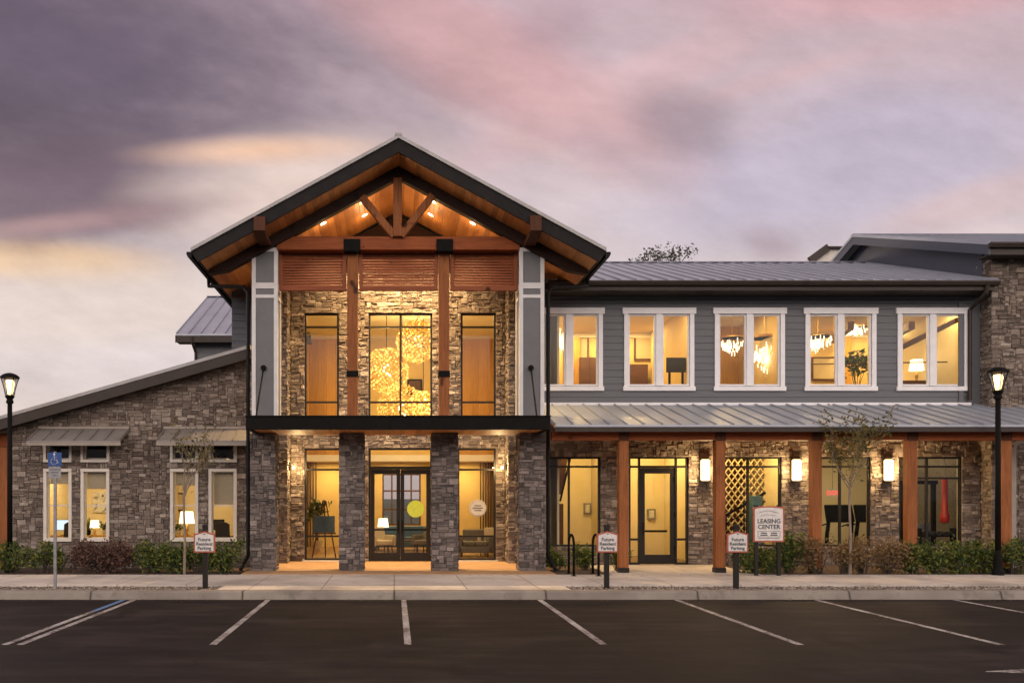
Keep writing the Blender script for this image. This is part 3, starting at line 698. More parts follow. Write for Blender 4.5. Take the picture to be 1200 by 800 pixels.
# upper side beams along the porch and siding wall beside the gable
for s_, xx in ((-1, -3.3), (1, 3.5)):
    MB().box(xx-.14, xx+.14, DC+.7, DP, 7.95, 8.28).build('side_beam', 'cedar_dark', CH)
def lap(mb, x0, x1, z0, z1, y, ops, pitch=.19, top=None):
    z = z0
    while z < z1-.01:
        zt_ = min(z+pitch, z1)
        xs = lines(x0, x1, [o[0] for o in ops]+[o[1] for o in ops], 99)
        for a, b in zip(xs, xs[1:]):
            m = (a+b)/2; segs = [(z, zt_)]
            for o in ops:
                if o[0] < m < o[1]:
                    ns = []
                    for p, q in segs:
                        if o[3] <= p or o[2] >= q: ns.append((p, q)); continue
                        if o[2] > p: ns.append((p, o[2]))
                        if o[3] < q: ns.append((o[3], q))
                    segs = ns
            for p, q in segs:
                yy = lambda t: y-.024+.017*(t-z)/pitch
                mb.add([(a, yy(p), p), (b, yy(p), p), (b, yy(q), q), (a, yy(q), q), (a, y, p), (b, y, p), (b, y, q), (a, y, q)],
                       [(0,1,2,3),(0,4,5,1),(3,2,6,7),(0,3,7,4),(1,5,6,2)])
        z += pitch
mb = MB(); lap(mb, -4.6, -3.75, 4.2, 8.0, DP, []); mb.box(-4.6, -3.753, DP, DP+.15, 4.2, 8.0)
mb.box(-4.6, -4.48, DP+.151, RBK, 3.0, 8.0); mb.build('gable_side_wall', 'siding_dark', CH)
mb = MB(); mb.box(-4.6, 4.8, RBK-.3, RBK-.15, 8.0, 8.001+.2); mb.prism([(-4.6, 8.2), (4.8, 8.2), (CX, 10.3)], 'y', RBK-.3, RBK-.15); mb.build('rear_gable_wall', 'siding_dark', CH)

# -- right wing
XR0, XR1 = 3.96, 16.47
wins = [(627, 706), (731, 813), (837, 919), (943, 1026), (1051, 1134)]
wz0, wz1 = pz(458, DR), pz(363, DR); TRW = .12
ups = []
for u0, u1 in wins: ups.append((max(px(u0, DR)+TRW, 0), px(u1, DR)-TRW, wz0+TRW+.02, wz1-TRW))
SZ0 = pz(473, DR)
mb = MB(); wall_boxes(mb, XR0-.3, XR1, SZ0-.2, 7.95, DR, DR+.12, [(a-.0, b+.0, c, d) for a, b, c, d in ups])
lap(mb, XR0-.3, XR1-.22, SZ0, 7.7, DR, ups)
mb.build('siding_wall', 'siding', CH)
mb = MB(); wall_boxes(mb, XR0-.3, XR1, 4.2, 7.95, DR+.121, DR+.2, ups); mb.build('interior_lining', 'drywall', CH)
mb = MB().box(XR0-.3, XR1-.2, DR-.045, DR, 7.58, 7.82).box(XR0-.3, XR1-.2, DR-.06, DR-.001, 7.5, 7.56); mb.build('frieze_board', 'siding', CH)
MB().box(XR0-.3, px(1137, DR), DR-.06, DR, SZ0-.06, SZ0+.03).build('water_table', 'trim', CH, bevel=.005)
MB().box(XR1-.62, XR1-.5, DR-.05, DR, SZ0+.03, 7.5).build('corner_board', 'siding', CH)
for i, ((u0, u1), o) in enumerate(zip(wins, ups)):
    m = (o[0]+o[1])/2; mu = .085
    w = MB()
    for a, b in ((o[0], m-mu), (m+mu, o[1])):
        f = .05; w.box(a, a+f, DR-.0, DR+.07, o[2], o[3]).box(b-f, b, DR, DR+.07, o[2], o[3]).box(a+f, b-f, DR, DR+.07, o[3]-f, o[3]).box(a+f, b-f, DR, DR+.07, o[2], o[2]+f)
    w.box(m-mu, m+mu, DR-.05, DR+.08, o[2], o[3])
    wo_ = w.build('window', 'trim', CH, bevel=.003)
    casing(wo_, px(u0, DR), px(u1, DR), wz0, wz1, DR-.012, TRW, .045, 'trim', .05, .05)
    for a, b in ((o[0], m-mu), (m+mu, o[1])): MB().box(a+.02, b-.02, DR+.036, DR+.044, o[2]+.02, o[3]-.02).build('pane', 'glass', wo_)
# main roof over the wing
def seam_roof(name, x0, x1, ye, ze, yr, zr, mat='roof', th=.06, pitch=.42, back=True, parent=None):
    mb = MB(); sl_ = (zr-ze)/(yr-ye)
    mb.prism([(ye, ze), (yr, zr), (yr, zr-th), (ye, ze-th)], 'x', x0, x1)
    if back: mb.prism([(yr, zr), (2*yr-ye, ze), (2*yr-ye, ze-th), (yr, zr-th)], 'x', x0, x1)
    n = int((x1-x0)/pitch)
    for k in range(n+1):
        x = x0+.02+k*(x1-x0-.04)/n
        mb.beam((x, ye-.005, ze+.018), (x, yr, zr+.018), .028, .045)
        if back: mb.beam((x, 2*yr-ye, ze+.018), (x, yr, zr+.018), .028, .045)
    if back: mb.prism([(yr-.13, zr+.0), (yr, zr+.06), (yr+.13, zr+.0)], 'x', x0, x1)
    return mb.build(name, mat, parent or CH)
ER, ZE = 24.2, pz(328.5, 24.2); YRD, ZRD = 31.1, pz(308, 31.1)
rr_ = seam_roof('main_roof', 4.0, XR1-.005, ER, ZE, YRD, ZRD)
MB().box(4.0, XR1-.1, ER+.02, ER+.07, ZE-.26, ZE-.062).box(4.0, XR1-.1, ER+.07, DR-.03, ZE-.26, ZE-.22).build('eave_fascia', 'gutter', rr_)
MB().prism([(ER+.018, ZE-.02), (ER-.11, ZE-.02), (ER-.12, ZE-.06), (ER-.08, ZE-.14), (ER+.018, ZE-.15)], 'x', 4.2, XR1-.03).build('gutter', 'gutter', rr_)
MB().tube([(XR1-.35, ER-.05, ZE-.12), (XR1-.35, ER+.0, ZE-.32), (XR1-.35, DR-.1, ZE-.65), (XR1-.35, DR-.1, SZ0+.1)], .055, 8).build('downpipe', 'gutter', rr_)

# -- lower storey of the right wing
LZT = pz(535, DR)
low = [(px(640, DR), px(703.5, DR), pz(640, DR), LZT), (px(737, DR), px(806.5, DR), G, LZT), (px(845, DR), px(915.5, DR), pz(640, DR), LZT),
       (px(958, DR), px(1020, DR), pz(640, DR), LZT), (px(1053, DR), px(1127, DR), pz(640, DR), LZT)]
mb = MB(); wall_boxes(mb, XR0-.1, XR1+.0, G-.1, SZ0-.2, DR+.001, DR+.14, low)
stones(mb, XR0-.1, XR1, G-.05, SZ0-.22, low, front(DR), 1, seed=71)
mb.build('stone_wall', ['mortar', 'stone_brown'], CH)
mb = MB(); wall_boxes(mb, XR0-.1, XR1, G-.1, 4.19, DR+.141, DR+.22, low); mb.build('interior_lining', 'drywall', CH)
tz = pz(546.5, DR)
window(*low[0], DR+.06, vm=[px(667, DR)], hm=[tz], fw=.055)
window(*low[2], DR+.06, vm=[px(877, DR)], hm=[tz], fw=.055)
window(*low[3], DR+.06, vm=[px(985, DR)], hm=[tz], fw=.055)
window(*low[4], DR+.06, vm=[px(1087, DR)], hm=[tz, pz(560, DR)], fw=.055)
# side door with sidelights
o = low[1]; xa, xb = px(750.5, DR), px(791.5, DR); fw = .05; y0, y1 = DR+.01, DR+.11
f = MB()
for x in (o[0], xa-fw, xb, o[1]-fw): f.box(x, x+fw, y0, y1, o[2], o[3])
f.box(o[0]+fw, xa-fw, y0+.003, y1-.003, o[3]-fw, o[3]).box(xa, xb, y0+.003, y1-.003, o[3]-fw, o[3]).box(xb+fw, o[1]-fw, y0+.003, y1-.003, o[3]-fw, o[3])
f.box(o[0]+fw, xa-fw, y0+.003, y1-.003, tz-.03, tz+.03).box(xa, xb, y0+.003, y1-.003, tz-.03, tz+.03).box(xb+fw, o[1]-fw, y0+.003, y1-.003, tz-.03, tz+.03)
for za in (o[2], pz(633, DR)):
    f.box(o[0]+fw, xa-fw, y0+.003, y1-.003, za, za+.06).box(xb+fw, o[1]-fw, y0+.003, y1-.003, za, za+.06)
sdf = f.build('side_door_frame', 'bronze', CH)
for a, b, c, d in ((o[0]+.02, xa-.02, o[2]+.02, o[3]-.02), (xb+.02, o[1]-.02, o[2]+.02, o[3]-.02), (xa-.01, xb+.01, tz, o[3]-.02)): MB().box(a, b, DR+.056, DR+.064, c, d).build('pane', 'glass', sdf)
a, b, z0, z1, st = xa+.004, xb-.004, o[2]+.015, tz-.034, .13
dm = MB().box(a, a+st, y0+.02, y1-.02, z0, z1).box(b-st, b, y0+.02, y1-.02, z0, z1).box(a+st, b-st, y0+.02, y1-.02, z1-.16, z1).box(a+st, b-st, y0+.02, y1-.02, z0, z0+.26)
dr = dm.build('side_door', 'bronze', CH, bevel=.004)
MB().box(a+st-.02, b-st+.02, DR+.056, DR+.064, z0+.24, z1-.14).build('pane', 'glass_door', dr)
MB().box(a+.05, b-.2, y1-.018, y1+.03, 1.07, 1.13).build('push_bar', 'black', dr)
MB().tube([(a+st*.5, y0+.02, 1.0), (a+st*.5, y0-.05, 1.03), (a+st*.5, y0-.05, 1.3), (a+st*.5, y0+.02, 1.33)], .014).build('handle', 'black', dr)
for z in (.55, 1.5, 2.5): MB().tube([(b-.012, y0+.01, z), (b-.012, y0+.01, z+.13)], .014).build('hinge', 'black', dr)
# verandah roof, beam, posts, rafters
CE, ZCE, ZCW = 21.9, pz(497.5, 21.9), pz(473, DR)-.03
vr = seam_roof('verandah_roof', XR0, 17.6, CE, ZCE, DT-.05 if False else DR-.03, ZCW, 'roof', .05, .44, back=False)
MB().box(XR0, 17.6, CE+.01, CE+.05, ZCE-.17, ZCE-.052).build('eave_fascia', 'gutter', vr)
dk = MB().prism([(CE+.06, ZCE-.055), (DR-.07, ZCW-.055), (DR-.07, ZCW-.085), (CE+.06, ZCE-.085)], 'x', XR0, 17.6); dk.build('roof_boards', 'cedar_y', vr)
DPOST = 22.3; zbm1, zbm0 = pz(504.5, DPOST), pz(515.5, DPOST)
MB().box(XR0+.0, 17.6, DPOST, DPOST+.24, zbm0, zbm1).build('verandah_beam', 'cedar_beam', CH, bevel=.01)
slc = (ZCW-ZCE)/(DR-.03-CE)
k = 0; x = XR0+.3
while x < 17.5:
    def zr_(y): return ZCE-.09+slc*(y-CE)
    MB().prism([(CE+.1, zr_(CE+.1)), (DR-.08, zr_(DR-.08)), (DR-.08, zr_(DR-.08)-.15), (CE+.3, zr_(CE+.3)-.15), (CE+.1, zr_(CE+.1)-.08)], 'x', x-.035, x+.035).build('rafter', 'cedar_beam', CH)
    x += .61
for u in (731.2, 844.5, 957.5, 1069.5, 1180):
    xc = px(u, DPOST); p = MB().box(xc-.118, xc+.118, DPOST-.012, DPOST+.224, G+.12, zbm0-.003).build('verandah_post', 'cedar_post', CH, bevel=.01)
    MB().box(xc-.13, xc+.13, DPOST-.025, DPOST+.237, G-.05, G+.12).build('post_base', 'bronze', p)
    MB().box(xc-.126, xc+.126, DPOST-.02, DPOST+.25, zbm0-.015, zbm1-.01).build('steel_bracket', 'purlin', p)

# -- stone wing at the right end
mb = MB(); mb.box(XR1+.045, 24, DT+.045, 31, G-.05, 8.7); stones(mb, XR1, 21, G-.05, 8.65, [], front(DT+.045), 1, seed=81); stones(mb, DT+.045, DR+.3, G-.05, 8.65, [], side(XR1+.045, -1), 1, seed=83)
mb.build('stone_wing', ['mortar', 'stone_brown'], CH)
mb = MB()
zz = 7.6
mb.prism([(DT+.4, 7.9), (YRD, 7.9), (YRD, 11.05), (DT+.4, 8.93)], 'x', XR1+.0, XR1+.04)
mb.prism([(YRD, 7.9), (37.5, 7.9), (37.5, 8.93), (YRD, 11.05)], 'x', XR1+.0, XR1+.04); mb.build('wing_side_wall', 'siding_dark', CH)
wr = seam_roof('wing_roof', px(1158, 24.0), 24.3, 24.0, pz(284, 24.0), YRD, pz(275.5, YRD))
X0w = px(1158, 24.0); ze_, zr2 = pz(284, 24.0), pz(275.5, YRD)
fa = MB(); fa.prism([(24.0, ze_-.062), (YRD, zr2-.062), (YRD, zr2-.33), (24.0, ze_-.33)], 'x', X0w+.02, X0w+.06); fa.prism([(YRD, zr2-.062), (38.2, ze_-.062), (38.2, ze_-.33), (YRD, zr2-.33)], 'x', X0w+.02, X0w+.06)
fa.prism([(24.1, ze_-.27), (YRD, zr2-.27), (YRD, zr2-.30), (24.1, ze_-.30)], 'x', X0w+.061, XR1-.003)
fa.build('rake_board', 'siding_dark', wr)
MB().box(X0w+.061, 24.2, 24.0, 24.06, ze_-.33, ze_-.064).box(X0w+.07, 24.2, 24.061, DT+.05, ze_-.33, ze_-.29).build('eave_fascia', 'gutter', wr)
MB().prism([(23.998, ze_-.02), (23.87, ze_-.02), (23.86, ze_-.06), (23.90, ze_-.15), (23.998, ze_-.16)], 'x', X0w, 24.2).build('gutter', 'gutter', wr)
# pale boarded frame of the doorway at the far right end
f = MB(); xa = px(1185, 24.0); f.box(xa, xa+.14, 24.0, 24.12, G, 3.5).beam((xa+.05, 24.06, 3.45), (xa+1.1, 24.06, 4.05), .12, .16, (0, 1, 0))
f.build('end_doorway_frame', 'awning_trim', CH)
# small roof rising behind the ridge
rl = MB(); yb = 36.0
rl.prism([(px(951, yb), pz(307, yb)-1), (px(952, yb), pz(305, yb)), (px(969, yb), pz(291, yb)), (px(1010, yb), pz(291, yb)), (px(1010, yb), pz(307, yb)-1)], 'y', yb, yb+3)
rb = rl.build('rear_dormer', 'trim_beige', CH)
MB().beam((px(949, yb)-.05, yb-.1, pz(306.5, yb)), (px(969.5, yb), yb-.1, pz(290.5, yb)), .3, .10, (0, 1, 0)).box(px(969, yb), px(1010, yb), yb-.2, yb+.1, pz(291.6, yb), pz(290, yb)).build('dormer_roof', 'gutter', rb)

# -- left wing
XL0 = px(15, DL); XL1 = -3.72
FR = 23.7
zA, zBq = pz(487, FR), pz(404.5, FR); xA, xBq = px(0, FR), px(290, FR)
ms = (zBq-zA)/(xBq-xA)
def lroof(x): return zA + ms*(x-xA)
lw = []
for u0, u1 in ((52, 85), (95.5, 129), (200, 233), (245, 278)):
    lw.append((px(u0, DL)+.07, px(u1, DL)-.07, pz(634, DL)+.07, pz(549, DL)-.07)); lw.append((px(u0, DL)+.07, px(u1, DL)-.07, pz(541.5, DL)+.05, pz(518, DL)-.05))
mb = MB(); wall_boxes(mb, XL0, XL1, G-.1, 3.9, DL+.001, DL+.14, lw)
mb.prism([(XL0, 3.9), (XL1, 3.9), (XL1, lroof(XL1)-.25), (XL0, lroof(XL0)-.25)], 'y', DL+.001, DL+.14)
mb.box(XL0, XL0+.1, DL+.141, 31.5, G-.1, lroof(XL0)-.25)
stones(mb, XL0, XL1, G-.05, 6.2, lw, front(DL), 1, top=lambda x: lroof(x)-.2, seed=91)
stones(mb, DL, 27, G-.05, 4.0, [], side(XL0, -1), 1, seed=93)
mb.build('stone_wall', ['mortar', 'stone_brown'], CH)
mb = MB(); wall_boxes(mb, XL0+.1, XL1, G-.1, 3.9, DL+.141, DL+.22, lw); mb.build('interior_lining', 'drywall', CH)
for i, (u0, u1) in enumerate(((52, 85), (95.5, 129), (200, 233), (245, 278))):
    for j, (v0, v1) in enumerate(((634, 549), (541.5, 518))):
        o = lw[2*i+j]; w = window(*o, DL+.05, hm=[pz(592, DL)] if j == 0 else (), fw=.035, mat='trim_beige')
        casing(w, px(u0, DL), px(u1, DL), pz(v0, DL), pz(v1, DL), DL-.03, .085 if j == 0 else .07, .05, 'trim_beige', 0, .0)
        if j == 0:
            zs_ = [pz(566, DL), pz(572, DL), pz(568, DL), pz(590, DL)][i]
            MB().box(o[0]+.04, o[1]-.04, DL+.13, DL+.136, zs_, o[3]).tube([(o[0]+.04, DL+.133, zs_), (o[1]-.04, DL+.133, zs_)], .014, 8).build('roller_shade', 'shade', w)
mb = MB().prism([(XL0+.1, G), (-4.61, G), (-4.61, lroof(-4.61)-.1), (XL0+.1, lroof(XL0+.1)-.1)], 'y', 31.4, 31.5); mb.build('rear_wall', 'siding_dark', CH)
MB().box(XL0+.11, -4.62, 28.3, 28.4, 3.14, 4.0).build('attic_wall', 'walnut', CH)
# sloping roof
XLe = px(-40, FR)
lr = MB().prism([(XLe, lroof(XLe)), (xBq+.06, lroof(xBq+.06)), (xBq+.06, lroof(xBq+.06)-.09), (XLe, lroof(XLe)-.09)], 'y', FR, 31.9)
for k in range(17): lr.beam((XLe+.02, FR+.25+k*.45, lroof(XLe+.02)+.02), (xBq+.05, FR+.25+k*.45, lroof(xBq+.05)+.02), .028, .045)
lrf = lr.build('side_wing_roof', 'roof_edge', CH)
MB().prism([(XLe+.05, lroof(XLe+.05)-.092), (xBq+.06, lroof(xBq+.06)-.092), (xBq+.06, lroof(xBq+.06)-.36), (XLe+.05, lroof(XLe+.05)-.36)], 'y', FR+.02, FR+.07).prism(
    [(XLe+.05, lroof(XLe+.05)-.30), (xBq+.06, lroof(xBq+.06)-.30), (xBq+.06, lroof(xBq+.06)-.33), (XLe+.05, lroof(XLe+.05)-.33)], 'y', FR+.071, DL-.05).build('fascia', 'gutter', lrf)
# side porch posts at the far left
for u in (3,):
    xc = px(u, 24.4); MB().box(xc-.14, xc+.14, 24.4, 24.68, G-.05, lroof(xc)-.35).build('side_porch_post', 'cedar_post', CH, bevel=.01)
MB().box(-14, XL0-.1, 26.4, 26.5, G-.05, 3.6).build('side_porch_wall', 'walnut', CH)
MB().box(-14, XL0-.1, 24.35, 24.6, 3.45, 3.75).build('side_porch_beam', 'cedar_beam', CH)
# awnings over the window pairs
for u0, u1 in ((31, 141), (183, 291)):
    dF = DL-.85; a, b = px(u0, dF), px(u1, dF); zf, zw = pz(516, dF), pz(503.5, DL-.03)+.02
    aw = MB().prism([(dF, zf), (DL-.05, zw), (DL-.05, zw-.04), (dF, zf-.04)], 'x', a, b)
    n = 6
    for k in range(n+1):
        x = a+.02+k*(b-a-.04)/n; aw.beam((x, dF, zf+.015), (x, DL-.05, zw+.015), .025, .04)
    ao = aw.build('window_awning', 'awning_metal', CH)
    MB().box(a, b, dF+.005, dF+.04, zf-.13, zf-.042).box(a, b, DL-.09, DL-.052, zw-.0, zw+.07).build('awning_trim', 'awning_trim', ao)
    br = MB()
    for x in (a+.3, (a+b)/2, b-.3):
        br.prism([(DL-.05, zw-.06), (dF+.06, zf-.045), (dF+.06, zf-.13), (DL-.05, zw-.45)], 'x', x-.04, x+.04)
    br.build('awning_bracket', 'gutter', ao)
# rear wing beyond, seen over the sloping roof
e_, rdg = 32.0, 37.4
rw = seam_roof('rear_wing_roof', px(206, e_), -3.0, e_, pz(391, e_), rdg, pz(348, rdg), pitch=.42)
ze2 = pz(391, e_)
MB().box(px(206, e_)+.02, -3.0, e_+.0, e_+.05, ze2-.30, ze2-.062).box(px(206, e_)+.02, -3.0, e_+.051, e_+.5, ze2-.30, ze2-.26).build('eave_fascia', 'gutter', rw)
rk = MB(); zr3 = pz(348, rdg); xk = px(206, e_)
rk.prism([(e_, ze2-.062), (rdg, zr3-.062), (rdg, zr3-.32), (e_, ze2-.32)], 'x', xk-.02, xk+.018); rk.build('rake_board', 'fascia', rw)
mb = MB(); xw = px(228, e_+.5); mb.box(xw, -4.61, e_+.5, 42, 3, ze2-.3); lap(mb, xw, -4.61, 4.5, ze2-.3, e_+.5, []); mb.prism([(e_+.5, ze2-.3), (42, ze2-.3), (rdg, zr3-.3)], 'x', xw, xw+.1)
mb.build('rear_wing_wall', 'siding', CH)
MB().tube([(px(225, e_), e_-.02, ze2-.1), (px(225, e_), e_, ze2-.3), (xw+.05, e_+.45, ze2-.6), (xw+.05, e_+.45, 3.5)], .05, 8).build('downpipe', 'gutter', rw)

# ------------------------------------------------------------------ interiors (parts of the clubhouse)
WARM = (1.0, .675, .24); WARM2 = (1.0, .72, .34)
def ceiling_lamp(x, y, z, sx, sy, e, c=WARM):
    o = lamp('AREA', 'ceiling_lamp', (x, y, z), e*1.35, c, CH, shape='RECTANGLE', size=sx, size_y=sy); return o
# lobby, open through two storeys
LY = 33.5
lb = MB(); lb.box(-4.4, 4.6, DB+.251, LY, G, G+.04); lb.build('lobby_floor', 'walnut_floor', CH)
lb = MB(); lb.box(-4.4, -4.3, DB+.251, LY, G+.04, 8.0).box(4.5, 4.6, DB+.251, LY, G+.04, 8.0); lb.build('lobby_side_wall', 'panel_wood', CH)
bw = [(-.45, 1.0, 1.0, 2.95)]
lb = MB(); wall_boxes(lb, -4.3, 4.5, G+.04, 8.0, LY, LY+.12, bw); lb.build('lobby_back_wall', 'amber_paint', CH)
MB().box(-4.4, 4.6, DB+.251, LY, 8.001, 8.1).build('lobby_ceiling', 'drywall', CH)
for a, b in ((-4.29, -1.95), (2.15, 4.49)):
    MB().box(a, b, LY-.05, LY-.002, 3.6, 7.99).build('lobby_panelling', 'honey_planks', CH)
for a, b in ((-4.29, -2.9), (3.2, 4.49)):
    lm = MB()
    for k in range(14):
        x = a+k*(b-a-.04)/13; lm.box(x, x+.04, LY-.4, LY-.28, G+.04, 3.55)
    lm.build('lobby_screen', 'walnut', CH)
window(*bw[0], LY+.06, vm=[-.09, .275, .64], hm=[1.6, 2.3], fw=.06, mat='walnut', name='lobby_rear_window')
MB().box(-4.29, 4.49, LY-1.6, LY-.06, 3.35, 3.58).build('gallery_slab', 'drywall_white', CH)
for x, y, z, e in ((-2.2, 28.6, 7.9, 100), (2.4, 28.6, 7.9, 100), (.1, 31.2, 7.9, 40)): ceiling_lamp(x, y, z, 1.6, 1.6, e)
for x in (-2.4, .1, 2.6): ceiling_lamp(x, LY-.9, 3.33, 1.0, .6, 45)
# right wing, lower rooms
def room(x0, x1, y0, y1, z0, z1, wall, floor='carpet', ceil='drywall_white', back=None):
    MB().box(x0, x1, y0, y1, z0, z0+.03).build('room_floor', floor, CH)
    MB().box(x0, x1, y0, y1, z1, z1+.05).build('room_ceiling', ceil, CH)
    MB().box(x0, x1, y1, y1+.08, z0+.031, z1-.001).build('room_back_wall', back or wall, CH)
    MB().box(x0, x0+.06, y0, y1-.001, z0+.031, z1-.001).build('partition', wall, CH)
YB = 30.2
room(4.62, 6.29, DR+.221, 28.4, G, 3.95, 'drywall'); room(6.291, 8.70, DR+.221, 28.4, G, 3.95, 'drywall'); room(8.701, 11.2, DR+.221, 28.4, G, 3.95, 'walnut'); room(11.201, XR1, DR+.221, YB, G, 3.95, 'drywall', 'black_rubber')
ceiling_lamp(5.7, 26.4, 3.93, .6, 1.6, 60); ceiling_lamp(7.5, 26.8, 3.93, 1, 1.4, 75); ceiling_lamp(9.9, 25.9, 3.93, 1.6, .4, 75)
ceiling_lamp(12.6, 28, 3.93, .8, 2.5, 34, WARM2); ceiling_lamp(15.2, 27.5, 3.93, .8, 2.0, 36, WARM2)
MB().box(8.64, 8.698, DR+.222, 28.39, G+.031, 3.949).build('partition', 'drywall', CH)
MB().box(8.64, 8.698, DR+.202, YB-.26, UZ0+.031 if False else 4.781, 7.619).build('partition', 'amber_paint', CH)
MB().box(8.701, 11.22, 29.09, YB, 4.75, 7.62).build('partition', 'amber_paint', CH)
# right wing, upper rooms
UZ0, UZ1 = 4.75, 7.62
room(4.62, 8.70, DR+.201, YB, UZ0, UZ1, 'drywall', 'carpet', 'drywall', 'amber_paint'); room(8.701, 11.22, DR+.201, 29.0, UZ0, UZ1, 'panel_wood'); room(11.221, XR1, DR+.201, YB, UZ0, UZ1, 'amber_paint', 'carpet', 'drywall', 'amber_paint')
MB().box(XR1-.08, XR1-.001, DR+.201, YB, UZ0, UZ1).build('partition', 'drywall', CH)
for x in (4.95, 5.9, 7.0, 8.1):
    for y, e_ in ((25.9, 14), (29.3, 30)): ceiling_lamp(x, y, UZ1-.02, .25, .25, e_*1.2)
ceiling_lamp(9.95, 26.6, UZ1-.02, .6, .6, 45)
for x in (11.9, 13.3, 14.7, 16.0):
    for y, e_ in ((25.9, 16), (29.2, 34)): ceiling_lamp(x, y, UZ1-.02, .25, .25, e_*1.2)
MB().box(4.69, 8.69, YB-.07, YB-.002, UZ1-.16, UZ1-.002).build('cornice', 'drywall_white', CH); MB().box(11.29, XR1-.09, YB-.07, YB-.002, UZ1-.16, UZ1-.002).build('cornice', 'drywall_white', CH)
for x_, w_ in ((5.75, .5), (7.35, .35), (13.0, .3), (15.1, .3)): MB().box(x_, x_+w_, YB-.25, YB-.072, UZ0+.031, UZ1-.17).build('pilaster', 'panel_wood', CH)
for k in range(3): MB().beam((11.4+k*1.75, 25.6, UZ1-.62), (13.0+k*1.75, 29.9, UZ1-.28), .16, .22).build('ceiling_beam', 'walnut', CH)
MB().beam((px(1036, 25.75), 25.75, pz(417, 25.75)), (px(1121, 25.75), 25.75, pz(375, 25.75)), .14, .2, (0, 1, 0)).build('ceiling_beam', 'walnut', CH)
MB().beam((px(930, 26.0), 26.0, pz(427, 26.0)), (px(1110, 26.0), 26.0, pz(424, 26.0)), .03, .03, (0, 1, 0)).build('picture_rail', 'walnut', CH)
# left wing offices
room(XL0+.11, -6.9, DL+.221, 28.2, G, 3.08, 'drywall', 'carpet', 'drywall_white'); room(-6.899, -4.62, DL+.221, 28.2, G, 3.08, 'drywall', 'carpet', 'drywall_white')
ceiling_lamp(-9.4, 26.2, 3.06, 1, 1.6, 34, WARM2); ceiling_lamp(-7.9, 26.2, 3.06, 1, 1.6, 34, WARM2); ceiling_lamp(-5.8, 26.2, 3.06, 1.2, 1.6, 44, WARM2)

# ------------------------------------------------------------------ lights fixed to the building
# recessed downlights in the porch ceiling
spots = [(-1.89, 23.67, 'round downlight in the cedar gable ceiling, outermost on the left of the king post'),
         (-.84, 23.67, 'round downlight in the cedar gable ceiling, upper one beside the left truss strut'),
         (-.83, 24.8, 'round downlight in the cedar gable ceiling, lower one beside the left truss strut'),
         (2.09, 23.67, 'round downlight in the cedar gable ceiling, outermost on the right of the king post'),
         (1.03, 23.67, 'round downlight in the cedar gable ceiling, upper one beside the right truss strut'),
         (1.02, 24.8, 'round downlight in the cedar gable ceiling, lower one beside the right truss strut')]
for x, y, lab in spots:
    z = roofz(x)-TH; e = empty('recessed_light', (x, y, z), lab, 'ceiling light', 'downlights in the gable ceiling')
    s_ = 1 if x > CX else -1; nrm = Vector((-s_*SL, 0, -1)).normalized()
    ta = Vector((1, 0, -s_*SL)).normalized(); tb = Vector((0, 1, 0))
    ring = MB(); lens = MB(); n = 20; c0 = Vector((x, y, z))
    for R0, R1, t0, mbx in ((.085, .115, .012, ring), (0.0, .084, .006, lens)):
        vs = []; fs = []
        for k in range(n):
            a = 2*math.pi*k/n; dv = ta*math.cos(a)+tb*math.sin(a)
            vs += [c0+dv*R1-nrm*.02, c0+dv*R1+nrm*t0, c0+dv*max(R0, .001)+nrm*t0, c0+dv*max(R0, .001)-nrm*.02]
        for k in range(n):
            m = (k+1) % n
            for q in range(4): fs.append((4*k+q, 4*m+q, 4*m+(q+1) % 4, 4*k+(q+1) % 4))
        mbx.add(vs, fs)
    ring.build('trim_ring', 'brass', e); lens.build('lamp_lens', 'downlight', e)
    lo_ = lamp('SPOT', 'lamp_light', tuple(c0+nrm*.03), 3300 if y > 24 else (500 if abs(x) > 1.5 else 900), (1, .66, .30), e, spot_size=R(112 if y > 24 else 76), spot_blend=.9, shadow_soft_size=.07)
    lamp('POINT', 'ceiling_fill', tuple(c0+nrm*.34), 13, (1, .66, .30), e, shadow_soft_size=.1)  # fill light added below the lens to make the cedar ceiling glow
# wall lanterns on the verandah
def sconce(u, lab):
    x = px(u+4, DR-.15); y = DR-.06; z0, z1 = pz(564, DR-.15), pz(537, DR-.15)
    e = empty('wall_light', (x, y, z0), lab, 'wall light', 'wall lights under the verandah')
    MB().box(x-.09, x+.09, y-.03, y+.03, z0+.02, z1-.02).build('back_plate', 'bronze', e)
    MB().box(x-.115, x+.115, y-.16, y-.03, z0+.03, z1-.03).build('lamp_shade', 'sconce_glow', e, bevel=.03)
    MB().box(x-.125, x+.125, y-.17, y-.02, z0, z0+.028).build('bottom_cap', 'bronze', e); MB().box(x-.125, x+.125, y-.17, y-.02, z1-.028, z1).build('top_cap', 'bronze', e)
    lamp('POINT', 'lamp_light', (x, y-.28, (z0+z1)/2), 150, (1, .68, .32), e, shadow_soft_size=.12)
sconce(822.5, 'lit box wall light on stone to the right of the side door')
sconce(929.5, 'lit box wall light on stone to the right of the lattice window')
sconce(1037.5, 'lit box wall light on stone behind the right young tree')
